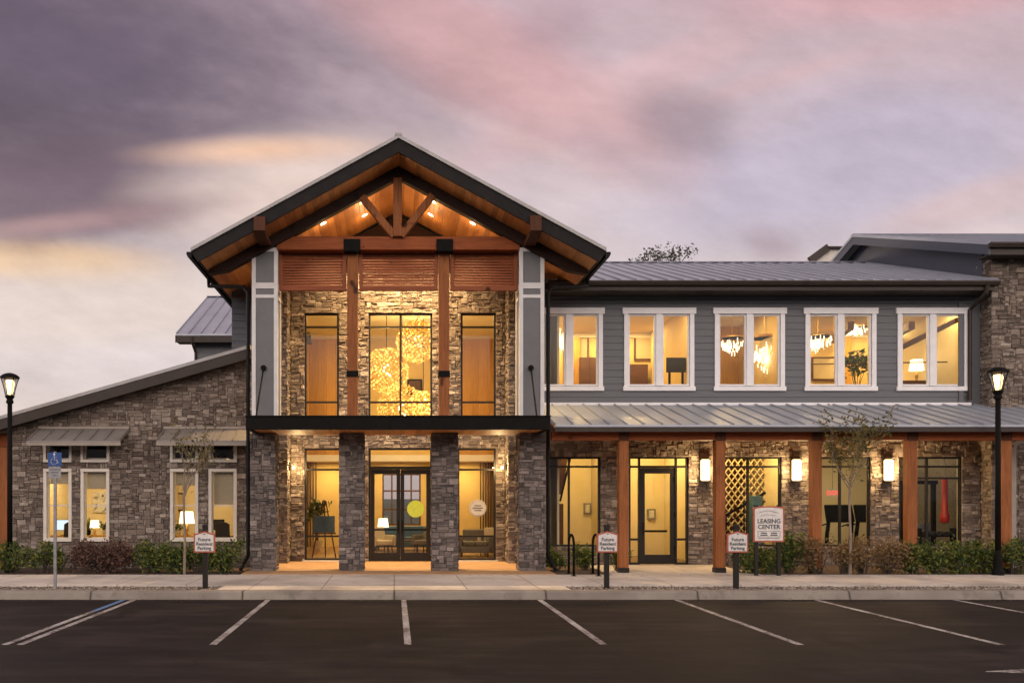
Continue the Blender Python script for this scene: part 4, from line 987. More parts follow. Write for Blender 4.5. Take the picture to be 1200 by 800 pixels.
def porch_sconce(s_, z, y, lab):
    x = (XI0 if s_ < 0 else XI1)-s_*.0; inn = -s_
    e = empty('porch_light', (x, y, z), lab, 'wall light', 'porch lights on the entrance piers')
    MB().box(min(x, x+inn*.03), max(x, x+inn*.03), y-.06, y+.06, z-.1, z+.14).build('back_plate', 'bronze', e)
    MB().tube([(x+inn*.03, y, z+.08), (x+inn*.1, y, z+.12), (x+inn*.13, y, z+.05)], .012, 8).build('arm', 'bronze', e)
    MB().lathe([(.01, .03), (.028, .02), (.034, -.035), (.022, -.05)], (x+inn*.13, y, z), 16).build('lamp_shade', 'bulb', e)
    lamp('POINT', 'lamp_light', (x+inn*.24, y-.05, z-.02), 60, (1, .66, .30), e, shadow_soft_size=.07)
porch_sconce(-1, pz(547, 25.6), 25.55, 'small lit wall light on the left stone pier of the entrance')
porch_sconce(1, pz(547, 25.6), 25.55, 'small lit wall light on the right stone pier of the entrance')

# ------------------------------------------------------------------ street furniture
def post_lamp(x, y, lab):
    e = empty('street_lamp', (x, y, G), lab, 'street lamp', 'post lamps along the walk'); c = (x, y, G); H = 4.28
    MB().lathe([(.13, -.05), (.13, .10), (.10, .16), (.09, .5), (.075, .56), (.066, .6)], c, 20).build('base', 'black', e, smooth=False)
    MB().tube([(x, y, G+.55), (x, y, G+H)], [.066, .058], 16).build('pole', 'black', e, smooth=True)
    MB().lathe([(.058, H-.02), (.09, H), (.09, H+.05), (.07, H+.09), (.11, H+.15), (.12, H+.18), (.09, H+.2)], c, 20).build('collar', 'black', e)
    MB().lathe([(.06, H+.22), (.08, H+.3), (.115, H+.5), (.09, H+.58)], c, 16).build('mantle', 'lantern_glow', e, smooth=True)
    MB().lathe([(.10, H+.2), (.125, H+.34), (.17, H+.52), (.205, H+.62), (.20, H+.62), (.165, H+.52), (.12, H+.34), (.095, H+.2)], c, 24).build('lantern_glass', 'glass', e, smooth=True)
    cg = MB()
    for k in range(6):
        a = k*math.pi/3+.3
        cg.tube([(x+r*math.cos(a), y+r*math.sin(a), G+z) for r, z in ((.105, H+.2), (.13, H+.34), (.175, H+.52), (.215, H+.63))], .011, 6)
    cg.build('cage', 'black', e)
    MB().lathe([(.2, H+.625), (.235, H+.632), (.237, H+.65), (.22, H+.68), (.17, H+.72), (.10, H+.75), (.035, H+.765)], c, 24).build('cap', 'black', e, smooth=False)
    lamp('POINT', 'lamp_light', (x, y, G+H+.42), 520, (1, .70, .36), e, shadow_soft_size=.08)
post_lamp(px(11.5, 22.6), 22.6, 'black post lamp with a lit lantern, in front of the low left stone wing')
post_lamp(px(1169.5, 21.6), 21.6, 'black post lamp with a lit lantern, in front of the right end of the verandah')
def reserved_sign(u, lab):
    d = 18.75; x = px(u, d); e = empty('parking_sign', (x, d, G-.03), lab, 'sign', 'resident parking signs on posts')
    MB().box(x-.05, x+.05, d, d+.1, G-.05, 1.42).prism([(x-.06, 1.42), (x+.06, 1.42), (x+.045, 1.48), (x-.045, 1.48)], 'y', d-.01, d+.11).build('post', 'bronze', e, bevel=.006)
    z0, z1 = pz(647, d), pz(625, d); w = .225
    def shape(k, dz): return [(x-w+k, z0+k), (x+w-k, z0+k), (x+w-k, z1-k), (x+w*.72, z1-k+dz*.7), (x, z1+.055-k), (x-w*.72, z1-k+dz*.7), (x-w+k, z1-k)]
    bd_ = MB().prism(shape(0, .01), 'y', d-.045, d-.002).build('board', 'terracotta', e, bevel=.004)
    MB().prism(shape(.032, .012), 'y', d-.05, d-.046).build('sign_face', 'white_sign', bd_)
    zc = (z0+z1)/2-.01
    for k, t in enumerate(('Future', 'Resident', 'Parking')): lettering(t, .098, (x, zc+.085-k*.09), d-.052, 'ink', bd_, bold=.002)
    MB().prism([(x-.03, z1-.012), (x+.03, z1-.012), (x, z1+.015)], 'y', d-.054, d-.0505).build('emblem', 'ink', bd_)
reserved_sign(240, 'terracotta edged parking sign on a post, in front of the left stone wing')
reserved_sign(711.5, 'terracotta edged parking sign on a post, beside the black bicycle hoops')
reserved_sign(863.5, 'terracotta edged parking sign on a post, beside the leasing centre sign')
# accessible parking sign
d = 18.7; x = px(64.3, d); e = empty('accessible_parking_sign', (x, d, G-.03), 'blue wheelchair parking sign on a thin grey steel post', 'sign')
MB().box(x-.03, x+.03, d, d+.035, G-.05, pz(529, d)).build('post', 'steel', e)
z0, z1 = pz(546, d), pz(530, d); bs = MB().box(x-.145, x+.145, d-.006, d-.001, z0, z1).build('blue_panel', 'blue_sign', e)
wy = d-.009; cx_, cz_ = x+.0, (z0+z1)/2
wm = MB(); S = .26
wm.disc((cx_-.01*S/.26, wy, cz_+.105), .020, 'y', .002)
wm.beam((cx_-.012, wy, cz_+.08), (cx_-.004, wy, cz_-.01), .004, .026, (0, 1, 0)); wm.beam((cx_-.008, wy-.001, cz_+.045), (cx_+.045, wy-.001, cz_+.04), .004, .016, (0, 1, 0))
wm.beam((cx_-.01, wy-.002, cz_-.008), (cx_+.045, wy-.002, cz_-.012), .004, .022, (0, 1, 0)); wm.beam((cx_+.043, wy-.003, cz_-.005), (cx_+.068, wy-.003, cz_-.078), .004, .02, (0, 1, 0)); wm.beam((cx_+.06, wy-.0035, cz_-.08), (cx_+.085, wy-.0035, cz_-.07), .004, .014, (0, 1, 0))
for k in range(7, 26):
    a, b = 2*math.pi*(k)/28+.25, 2*math.pi*(k+1)/28+.25
    wm.beam((cx_-.012+.066*math.cos(a), wy-.004, cz_-.045+.066*math.sin(a)), (cx_-.012+.066*math.cos(b), wy-.004, cz_-.045+.066*math.sin(b)), .004, .016, (0, 1, 0))
wm.build('wheelchair_symbol', 'white_ink', bs)
z0, z1 = pz(560, d), pz(547, d); lp = MB().box(x-.13, x+.13, d-.006, d-.001, z0, z1).build('lower_plate', 'steel', e)
zc = (z0+z1)/2
for k, (t, s_) in enumerate((('PARKING BY', .042), ('PERMIT', .05), ('ONLY', .05))): lettering(t, s_, (x, zc+.062-k*.06), d-.008, 'ink', lp)
# leasing centre sign
d = 21.45; xa, xb = px(882, d), px(918, d); z0, z1 = pz(634.5, d), pz(595, d); xm = (xa+xb)/2
e = empty('leasing_sign', (xm, d, G), 'white leasing center sign with an arched top and terracotta edge, among shrubs', 'sign')
for x in (xa+.1, xb-.1): MB().box(x-.04, x+.04, d+.0, d+.08, G-.05, z1+.07).build('post', 'bronze', e, bevel=.005)
def arch(k): return [(xa+k, z0+k), (xb-k, z0+k), (xb-k, z1-k)] + [(xm+(xb-xa-2*k)/2*math.cos(t), z1-k+.05*math.sin(t)) for t in [math.pi*i/10 for i in range(1, 10)]] + [(xa+k, z1-k)]
bd_ = MB().prism(arch(0), 'y', d-.05, d-.002).build('board', 'terracotta', e)
MB().prism(arch(.035), 'y', d-.055, d-.051).build('sign_face', 'white_sign', bd_)
h_ = z1-z0
lettering('LEASING', .145, (xm, z0+h_*.61), d-.058, 'ink', bd_, bold=.003); lettering('CENTER', .145, (xm, z0+h_*.44), d-.058, 'ink', bd_, bold=.003)
mk = MB()
pts = [(xm-.24+.48*t/12, z0+h_*.86+.045*math.sin(math.pi*t/12*1.2)+.02*t/12) for t in range(13)]
for p, q in zip(pts, pts[1:]): mk.beam((p[0], d-.059, p[1]), (q[0], d-.059, q[1]), .004, .016, (0, 1, 0))
pts = [(xm-.2+.36*t/10, z0+h_*.77+.03*math.sin(math.pi*t/10)) for t in range(11)]
for p, q in zip(pts, pts[1:]): mk.beam((p[0], d-.0595, p[1]), (q[0], d-.0595, q[1]), .004, .010, (0, 1, 0))
mk.build('emblem', 'ink', bd_); mk = MB()
zz = z0+h_*.235
for a, b, c, q in ((xm-.27, xm+.27, zz+.062, zz+.07), (xm-.27, xm+.27, zz-.07, zz-.062), (xm-.27, xm-.262, zz-.062, zz+.062), (xm+.262, xm+.27, zz-.062, zz+.062)): mk.box(a, b, d-.06, d-.056, c, q)
for sx_ in (-1, 1):
    x = xm+sx_*.12
    for q, ww in ((.022, .07), (-.026, .085)): mk.box(x-ww, x+ww, d-.06, d-.056, zz+q-.013, zz+q+.013)
mk.box(xm-.26, xm+.26, d-.06, d-.056, z0+h_*.10, z0+h_*.115)
mk.build('small_print', 'ink', bd_)
# bicycle hoops
def hoop(u, lab):
    d0 = 21.35; x = px(u, d0); e = empty('bicycle_rack', (x, d0, G), lab, 'bicycle rack', 'black bicycle hoops')
    pts = [(x, d0, G)] + [(x, d0, G+.74)] + [(x, d0+.31-.31*math.cos(t), G+.74+.24*math.sin(t)) for t in [math.pi*i/10 for i in range(1, 10)]] + [(x, d0+.62, G+.74), (x, d0+.62, G)]
    MB().tube(pts, .03, 10).build('hoop', 'black', e, smooth=True)
    for y in (d0, d0+.62): MB().lathe([(.075, .002), (.075, .014), (.04, .02)], (x, y, G), 16).build('foot_plate', 'black', e)
hoop(672.5, 'black bicycle hoop beside the stone column of the entrance')
hoop(701.5, 'black bicycle hoop nearest the parking sign post')

# ------------------------------------------------------------------ planting
def leaf_cloud(mb, n, sample, size, r, mi=0, droop=0.0, elong=1.7):
    for _ in range(n):
        p = Vector(sample(r)); s_ = size*r.uniform(.6, 1.35)
        d = Vector((r.gauss(0, 1), r.gauss(0, 1), r.gauss(.35, .8)-droop)).normalized()
        w = d.cross(Vector((r.gauss(0, 1), r.gauss(0, 1), r.gauss(0, 1)))).normalized()
        up = d.cross(w).normalized()*s_*.18
        a = p; b = p+d*s_*elong*.5+w*s_*.42-up; c = p+d*s_*elong; e_ = p+d*s_*elong*.5-w*s_*.42-up
        mb.add([a, b, c, e_, p+d*s_*elong*.5+up*.4], [(0, 1, 4), (1, 2, 4), (2, 3, 4), (3, 0, 4)], mi)
def shrub_mesh(w, dep, h, n, size, seed, lumps=9, twig=.0):
    r = random.Random(seed); mb = MB()
    L = [(r.uniform(-.34, .34)*w, r.uniform(-.3, .3)*dep, r.uniform(.25, .72)*h, r.uniform(.2, .34)*min(w, 1.0)) for _ in range(int(lumps))]
    def smp(r):
        l = r.choice(L); v = Vector((r.gauss(0, 1), r.gauss(0, 1), r.gauss(0, 1))).normalized()*(r.random()**.45)*l[3]
        return (l[0]+v.x, l[1]+v.y, max(.03, l[2]+v.z*h/.75))
    leaf_cloud(mb, n, smp, size, r)
    for _ in range(int(n/45)):
        l = r.choice(L); b = Vector((l[0]+r.uniform(-.6, .6)*l[3], l[1]+r.uniform(-.6, .6)*l[3], l[2]+l[3]*.6)); dv = Vector((r.gauss(0, .3), r.gauss(0, .3), 1)).normalized()*r.uniform(.10, .26)
        leaf_cloud(mb, 9, lambda r: tuple(b+dv*r.random()+Vector((r.gauss(0, .018), r.gauss(0, .018), 0))), size*.9, r)
    tw = MB()
    for l in L:
        for _ in range(4):
            t = (l[0]+r.uniform(-.6, .6)*l[3], l[1]+r.uniform(-.6, .6)*l[3], l[2]+r.uniform(0, 1.0)*l[3])
            b = (l[0]*.25, l[1]*.25, -.03); m = tuple((p+q)/2+r.uniform(-.04, .04) for p, q in zip(b, t))
            tw.tube([b, m, t], [.009, .006, .003], 5)
    return mb, tw
def shrub(x, y, w, h, mat, lab, seed, n=850, size=.06, group=None, name='shrub', dep=None, lumps=9, cat='shrub'):
    mb, tw = shrub_mesh(w, dep or min(w, .95), h, n, size, seed, lumps)
    e = empty(name, (x, y, G-.02), lab, cat, group)
    for b, nm, m in ((mb, 'foliage', mat), (tw, 'stems', 'bark_dark')):
        b.v = [(p[0]+x, p[1]+y, p[2]+G-.02) for p in b.v]; b.build(nm, m, e)
YS = 22.5
gs = 'green shrubs along the stone walls'
shrub(px(18, YS), YS, 1.0, .72, 'leaf_green', 'green shrub at the foot of the left post lamp', 1, group=gs)
shrub(px(52, YS), YS-.05, .95, .80, 'leaf_green', 'green shrub behind the blue wheelchair sign post', 2, group=gs)
shrub(px(118, YS), YS, 2.15, .74, 'leaf_purple', 'long purple brown hedge below the two left windows', 3, 2600, .055, name='hedge', lumps=26, cat='hedge')
shrub(px(180, YS), YS+.05, .9, .8, 'leaf_green', 'green shrub at the right end of the purple hedge', 4, group=gs)
shrub(px(207, YS), YS-.1, .8, .68, 'leaf_green', 'green shrub at the foot of the left young tree', 5, group=gs)
shrub(px(232, YS), YS+.05, .95, .72, 'leaf_green', 'green shrub behind the left parking sign', 6, group=gs)
shrub(px(264, YS), YS, 1.05, .86, 'leaf_green', 'green shrub between the left parking sign and the entrance downpipe', 7, group=gs)
shrub(px(652, 23.2), 23.2, .6, .62, 'leaf_green', 'small green shrub against the right stone column of the entrance', 8, 520, group=gs)
shrub(px(686, 23.4), 23.4, .8, .7, 'leaf_green', 'green shrub behind the two bicycle hoops', 9, 620, group=gs)
shrub(px(724, 23.0), 23.0, .6, .72, 'leaf_green', 'green shrub behind the middle parking sign, beside the timber post', 10, 520, group=gs)
YS = 22.15
shrub(px(882, YS), YS, .95, .72, 'leaf_green', 'low green shrub in front of the left post of the leasing sign', 11, group=gs)
shrub(px(908, YS), YS-.1, .9, .70, 'leaf_green', 'low green shrub in front of the right post of the leasing sign', 12, group=gs)
shrub(px(931, YS), YS+.25, .85, 1.15, 'leaf_green', 'tall green shrub to the right of the leasing sign', 13, 900, group=gs)
gb = 'rusty brown shrubs under the verandah'
shrub(px(960, YS), YS+.1, 1.0, .9, 'leaf_brown', 'rusty brown shrub in front of the middle timber post', 14, 1100, .045, group=gb)
shrub(px(985, YS), YS-.05, .85, .78, 'leaf_brown', 'rusty brown shrub to the left of the right young tree stem', 15, 1000, .045, group=gb)
shrub(px(1014, YS), YS+.1, .95, .9, 'leaf_brown', 'rusty brown shrub to the right of the right young tree stem', 16, 1100, .045, group=gb)
shrub(px(1042, YS), YS, .95, .86, 'leaf_brown', 'rusty brown shrub below the wall light by the right young tree', 17, 1100, .045, group=gb)
shrub(px(1072, YS), YS-.05, .85, .78, 'leaf_green', 'green shrub at the foot of the fourth timber post', 18, group=gs)
shrub(px(1098, YS), YS, .95, .80, 'leaf_green', 'green shrub below the gym window with the red bag', 19, group=gs)
shrub(px(1128, YS), YS+.05, .9, .76, 'leaf_green', 'green shrub between the gym window and the right post lamp', 20, group=gs)
shrub(px(1156, YS), YS+.1, .9, .72, 'leaf_green', 'green shrub just left of the right post lamp', 21, group=gs)
shrub(px(1188, YS), YS+.05, 1.0, .80, 'leaf_green', 'green shrub to the right of the right post lamp', 22, group=gs)

def sapling(x, y, h, fork, spread, lab, seed, leaves, group):
    r = random.Random(seed); e = empty('young_tree', (x, y, G), lab, 'tree', group)
    tk = MB(); cr_ = MB(); lv = MB()
    tk.tube([(x, y, G-.05), (x+.015, y, G+fork*.4), (x-.01, y, G+fork*.75), (x, y, G+fork)], [.038, .031, .027, .024], 10)
    tips = []
    def grow(p, d, L, rad, dep):
        pts = [p]; q = Vector(p); dd = Vector(d)
        for k in range(4):
            dd = (dd+Vector((r.gauss(0, .13), r.gauss(0, .13), .10))).normalized(); q = q+dd*L/4; pts.append(tuple(q))
            if dep > 0 and k >= 1:
                nd = (dd+Vector((r.gauss(0, .75), r.gauss(0, .75), r.gauss(.15, .3)))).normalized(); grow(tuple(q), nd, L*r.uniform(.45, .65), rad*.55, dep-1)
            tips.append(tuple(q))
        cr_.tube(pts, [rad*(1-.18*k) for k in range(5)], 5)
    for k in range(6):
        a = k*2*math.pi/6+r.uniform(-.4, .4)
        grow((x, y, G+fork-.02-.05*(k % 3)), Vector((math.cos(a)*spread, math.sin(a)*spread*.8, r.uniform(.6, 1.1))).normalized(), h*r.uniform(.8, 1.05), .016, 2)
    leaf_cloud(lv, leaves, lambda r: tuple(c+r.gauss(0, .06) for c in r.choice(tips)), .06, r)
    tr_ = tk.build('trunk', 'bark', e); c = cr_.build('crown', 'bark', e); lv.build('leaves', 'leaf_dry', c)
sapling(px(216, 22.1), 22.1, 1.2, 2.0, .42, 'thin bare young tree in front of the left stone wing', 41, 260, 'young trees in the planting beds')
sapling(px(996, 21.9), 21.9, 1.22, 2.2, .52, 'thin young tree with sparse leaves in front of the verandah', 43, 1000, 'young trees in the planting beds')
# old tree beyond the roofs
r = random.Random(77); bx0 = px(778, 62); e = empty('oak_tree', (bx0, 62, -.03), 'dark open crowned tree showing above the metal roof ridge', 'tree')
MB().tube([(bx0, 62, -.1), (bx0+.3, 62, 6), (bx0-.2, 62, 12), (bx0, 62, 16)], [.5, .42, .3, .15], 10).build('trunk', 'bark_dark', e)
cl = []
for k in range(26):
    u = r.uniform(738, 820); vtop = 318-36*math.exp(-((u-795)/24)**2)-18*math.exp(-((u-760)/20)**2)
    cl.append((px(u, 62), 62+r.uniform(-2, 2), pz(r.uniform(vtop, 335), 62), r.uniform(.35, .7)))
lm = MB(); tw = MB()
def smp(r):
    l = r.choice(cl); v = Vector((r.gauss(0, 1), r.gauss(0, 1), r.gauss(0, 1))).normalized()*(r.random()**.5)*l[3]; return (l[0]+v.x, l[1]+v.y, l[2]+v.z)
leaf_cloud(lm, 1500, smp, .13, r)
for l in cl: tw.tube([(bx0+r.uniform(-.2, .2), 62, r.uniform(11, 15)), ((bx0+l[0])/2, 62, l[2]-1.2), l[:3]], [.1, .05, .015], 5)
c = tw.build('crown', 'bark_dark', e); lm.build('leaves', 'leaf_far', c)
# ------------------------------------------------------------------ things seen inside
def TH_(name, loc, lab, cat, group=None): return empty(name, loc, lab, cat, group)
def orb(u, v, d, r_, lab, seed):
    c = (px(u, d), d, pz(v, d)); e = TH_('orb_chandelier', c, lab, 'chandelier', 'gold orb chandeliers in the lobby'); r = random.Random(seed); sh = MB()
    n = int(330*(r_/.62)**2)
    for k in range(n):
        z = 1-2*(k+.5)/n; a = k*2.39996; q = Vector((math.sqrt(1-z*z)*math.cos(a), math.sqrt(1-z*z)*math.sin(a), z))
        t1 = q.orthogonal().normalized(); t1.rotate(Matrix.Rotation(r.uniform(0, 6.3), 3, q)); t2 = q.cross(t1); p = Vector(c)+q*r_*r.uniform(.93, 1.0); s_ = .07*r.uniform(.6, 1.25)
        tl = q*s_*r.uniform(-.6, .6); tl2 = q*s_*r.uniform(-.6, .6)
        o4 = [p+t1*s_+tl, p+t2*s_*.6+tl2, p-t1*s_-tl, p-t2*s_*.6-tl2]
        sh.add(o4+[x+q*.006 for x in o4], [(0,1,2,3),(7,6,5,4),(0,4,5,1),(1,5,6,2),(2,6,7,3),(3,7,4,0)])
    sh.build('shell', 'gold_leaf', e)
    MB().tube([(c[0], d, c[2]+r_), (c[0], d, 7.98)], .012, 6).build('cord', 'black', e)
    b = MB()
    for k in range(5): b.sphere((c[0]+.1*math.cos(k*1.3), d+.1*math.sin(k*1.3), c[2]+.08*(k-2)), .028, 10, 6)
    b.build('bulb', 'bulb', e); lamp('POINT', 'lamp_light', (c[0], d, c[2]), 110, (1, .76, .36), e, shadow_soft_size=.2)
orb(489, 400, 29.3, .70, 'gold orb chandelier, the upper right one of the lobby cluster', 1)
orb(453, 434, 29.0, .74, 'gold orb chandelier, the middle left one of the lobby cluster', 2)
orb(471, 480, 28.6, .80, 'large gold orb chandelier hanging lowest in the lobby cluster', 3)
def chair(x, y, z, mat, lab, name='armchair', w=.7, rz=0.0, legs='walnut', cat='armchair', group=None):
    e = TH_(name, (0, 0, 0), lab, cat, group)
    MB().box(-w/2+.06, w/2-.06, -.32, .28, .30, .46).build('seat', mat, e, bevel=.03)
    MB().prism([(.22, .40), (.36, .42), (.46, .86), (.36, .88)], 'x', -w/2+.02, w/2-.02).build('backrest', mat, e, bevel=.03)
    for s_ in (-1, 1): MB().box(s_*(w/2)-.05, s_*(w/2)+.05, -.32, .34, .28, .62).build('armrest', mat, e, bevel=.025)
    for sx_ in (-1, 1):
        for sy in (-1, 1): MB().tube([(sx_*(w/2-.08), sy*.24, .3), (sx_*(w/2-.05), sy*.30, 0)], [.022, .014], 8).build('leg', legs, e)
    e.location = (x, y, z); e.rotation_euler = (0, 0, rz); return e
FL = G+.04
orb(496, 474, 29.6, .46, 'smallest gold orb chandelier, at the lower right of the lobby cluster', 4)
FL = G+.04
chair(px(446, 29), 29.0, FL, 'fabric_cream', 'cream armchair seen through the left entrance door', rz=.5)
chair(px(500, 29), 29.2, FL, 'fabric_grey', 'grey armchair seen through the right entrance door', rz=-.6)
chair(px(577, 28.2), 28.4, FL, 'fabric_cream', 'cream armchair inside the lower right entrance window', rz=-.3)
def sofa(x, y, z, w, mat, lab):
    e = TH_('sofa', (0, 0, 0), lab, 'sofa')
    MB().box(-w/2, w/2, -.4, .4, .12, .32).build('base', mat, e, bevel=.02); MB().box(-w/2+.16, w/2-.16, .18, .42, .30, .84).build('backrest', mat, e, bevel=.05)
    for k in (-1, 1):
        MB().box(k*w/2-.1, k*w/2+.1, -.4, .42, .12, .62).build('armrest', mat, e, bevel=.04); MB().box(min(0, k*(w/2-.11))+.005, max(0, k*(w/2-.11))-.005, -.40, .2, .325, .48).build('cushion', mat, e, bevel=.04)
        for q in (-.3, .3): MB().tube([(k*(w/2-.1), q, .13), (k*(w/2-.1), q, 0)], .022, 8).build('leg', 'walnut', e)
    e.location = (x, y, z)
sofa(px(475, 31), 31.2, FL, 2.3, 'fabric_blue', 'blue sofa at the back of the lobby, behind the entrance doors')
sofa(px(556, 28.0), 28.1, FL, 1.0, 'fabric_grey', 'small grey settee inside the lower right entrance window')
def table(x, y, z, w, dp, h, mat, lab, name='coffee_table', cat='table'):
    e = TH_(name, (0, 0, 0), lab, cat)
    MB().box(-w/2, w/2, -dp/2, dp/2, h-.04, h).build('table_top', mat, e, bevel=.006)
    for sx_ in (-1, 1):
        for sy in (-1, 1): MB().box(sx_*(w/2-.06)-.025, sx_*(w/2-.06)+.025, sy*(dp/2-.06)-.025, sy*(dp/2-.06)+.025, 0, h-.041).build('leg', mat, e)
    e.location = (x, y, z)
table(px(472, 29.6), 30.0, FL, 1.1, .6, .42, 'walnut', 'dark wooden coffee table between the lobby armchairs')
# easel in the lower left entrance window
x, d = px(380, 27.4), 27.4; e = TH_('easel', (x, d, FL), 'dark wooden easel with a board in the lower left entrance window', 'easel')
for dx_, dy_ in ((-.36, -.1), (.36, -.1), (0, .5)): MB().tube([(x+dx_*.12, d, FL+1.75), (x+dx_, d+dy_, FL)], .02, 8).build('leg', 'walnut', e)
MB().box(x-.36, x+.36, d-.10, d-.05, FL+.72, FL+.77).build('ledge', 'walnut', e); MB().box(x-.33, x+.33, d-.09, d-.06, FL+.775, FL+1.28).build('board', 'fabric_blue', e, bevel=.004)
# picture on the upper back wall of the lobby
x, d = px(486, 33.4), 33.44; e = TH_('framed_picture', (x, d, pz(456, 33.4)), 'dark square picture on the lobby wall behind the orb chandeliers', 'picture')
MB().box(x-.28, x+.28, d-.03, d+.02, pz(462, 33.4), pz(444, 33.4)).build('frame', 'black', e); MB().box(x-.22, x+.22, d-.036, d-.0305, pz(462, 33.4)+.06, pz(444, 33.4)-.06).build('print', 'walnut', e)
# offices behind the left windows
OF = G+.03
table(px(70, 26.2), 26.3, OF, 1.7, .7, .74, 'panel_wood', 'honey wooden desk behind the leftmost tall window', 'desk', 'desk')
table(px(113, 26.4), 26.5, OF, 1.2, .6, .74, 'panel_wood', 'honey wooden desk behind the second tall window from the left', 'desk', 'desk')
table(px(216, 26.2), 26.3, OF, 1.3, .7, .74, 'panel_wood', 'honey wooden desk behind the window with the bare young tree', 'desk', 'desk')
table(px(262, 26.2), 26.3, OF, 1.2, .7, .74, 'panel_wood', 'honey wooden desk behind the tall window next to the entrance downpipe', 'desk', 'desk')
def monitor(u, d, lab, mat='screen', w=.5, h=.32):
    x = px(u, d); e = TH_('monitor', (x, d, OF+.74), lab, 'monitor'); zb = OF+.74
    MB().box(x-.12, x+.12, d-.08, d+.08, zb, zb+.012).build('foot', 'black', e); MB().box(x-.02, x+.02, d+.02, d+.05, zb+.012, zb+.2).build('stem', 'black', e)
    MB().box(x-w/2, x+w/2, d-.01, d+.02, zb+.15, zb+.15+h).build('screen_frame', 'black', e); MB().box(x-w/2+.015, x+w/2-.015, d-.014, d-.0102, zb+.165, zb+.135+h).build('screen', mat, e)
monitor(75.5, 26.1, 'lit pale blue monitor on the desk behind the leftmost tall window')
monitor(253, 26.2, 'dark monitor on the desk next to the entrance downpipe', 'black_rubber')
def table_lamp(u, d, z, lab, s_=1.0):
    x = px(u, d); e = TH_('table_lamp', (x, d, z), lab, 'table lamp'); c = (x, d, z)
    MB().lathe([(.07*s_, 0), (.07*s_, .015), (.02*s_, .03), (.035*s_, .12*s_), (.02*s_, .2*s_), (.012, .26*s_)], c, 16).build('base', 'brass', e)
    MB().lathe([(.14*s_, .22*s_), (.11*s_, .44*s_), (.105*s_, .44*s_), (.135*s_, .22*s_)], c, 20).build('lamp_shade', 'crystal_glow', e)
table_lamp(111, 26.4, OF+.74, 'small lit lamp on the desk behind the second tall window from the left')
table_lamp(219, 26.2, OF+.74, 'lit white table lamp behind the window with the bare young tree', 1.6)
def vase(u, d, z, mat, lab, h=.3):
    x = px(u, d); r = random.Random(int(u)); e = TH_('potted_plant', (x, d, z), lab, 'plant')
    MB().lathe([(.06, 0), (.08, h*.3), (.07, h*.5), (.055, h*.55)], (x, d, z), 16).build('pot', mat, e); lf = MB()
    leaf_cloud(lf, 60, lambda r: (x+r.gauss(0, .06), d+r.gauss(0, .06), z+h*.55+abs(r.gauss(0, .10))), .07, r); lf.build('foliage', 'leaf_green', e)
vase(103.5, 26.4, OF+.74, 'black', 'small plant in a dark pot beside the lit desk lamp'); vase(123, 26.4, OF+.74, 'fabric_cream', 'small plant in a pale pot under the black and white pictures')
vase(209, 26.2, OF+.74, 'fabric_cream', 'small plant on the desk left of the white table lamp')
# black and white picture panel
d = 28.16; x0, x1, z0, z1 = px(109.5, d), px(127, d), pz(600, d), pz(576, d); e = TH_('picture_panel', ((x0+x1)/2, d, z0), 'black and white four part picture on the wall behind the second left window', 'picture')
MB().box(x0, x1, d-.02, d+.03, z0, z1).build('panel', 'white_sign', e); r = random.Random(9); mk = MB()
for i in range(2):
    for j in range(2):
        a, b = x0+(x1-x0)*i/2, z0+(z1-z0)*j/2
        for k in range(7):
            p = (a+r.uniform(.05, .2), d-.0225-.0004*k-.004*(i*2+j), b+r.uniform(.05, .28)); mk.beam(p, (p[0]+r.uniform(-.07, .07), p[1], p[2]+r.uniform(-.09, .09)), .003, r.uniform(.015, .05), (0, 1, 0))
mk.build('print', 'ink', e)
d = 28.16
for u, lab in ((66, 'dark framed picture on the office wall behind the leftmost tall window'), (205, 'framed picture on the office wall behind the window with the bare young tree')):
    x = px(u, d); e = TH_('framed_picture', (x, d, 1.6), lab, 'picture'); MB().box(x-.3, x+.3, d-.02, d+.03, 1.62, 2.2).build('frame', 'walnut', e); MB().box(x-.25, x+.25, d-.025, d-.0205, 1.67, 2.15).build('print', 'shade', e)
def desk_chair(u, d, lab, mat='black_rubber'):
    x = px(u, d); e = TH_('desk_chair', (x, d, OF), lab, 'chair')
    MB().box(x-.24, x+.24, d-.24, d+.24, OF+.44, OF+.52).build('seat', mat, e, bevel=.02); MB().prism([(x-.22, OF+.58), (x+.22, OF+.58), (x+.2, OF+1.08), (x+.1, OF+1.14), (x-.1, OF+1.14), (x-.2, OF+1.08)], 'y', d+.2, d+.26).build('backrest', mat, e, bevel=.015)
    MB().tube([(x, d, OF+.44), (x, d, OF+.06)], .03, 8).build('stem', 'steel', e); b = MB()
    for k in range(5): b.beam((x, d, OF+.06), (x+.28*math.cos(k*1.257), d+.28*math.sin(k*1.257), OF+.03), .04, .03)
    b.build('star_base', 'black', e)
desk_chair(259, 25.5, 'black desk chair behind the tall window next to the entrance downpipe'); desk_chair(80, 25.6, 'black desk chair behind the leftmost tall window')
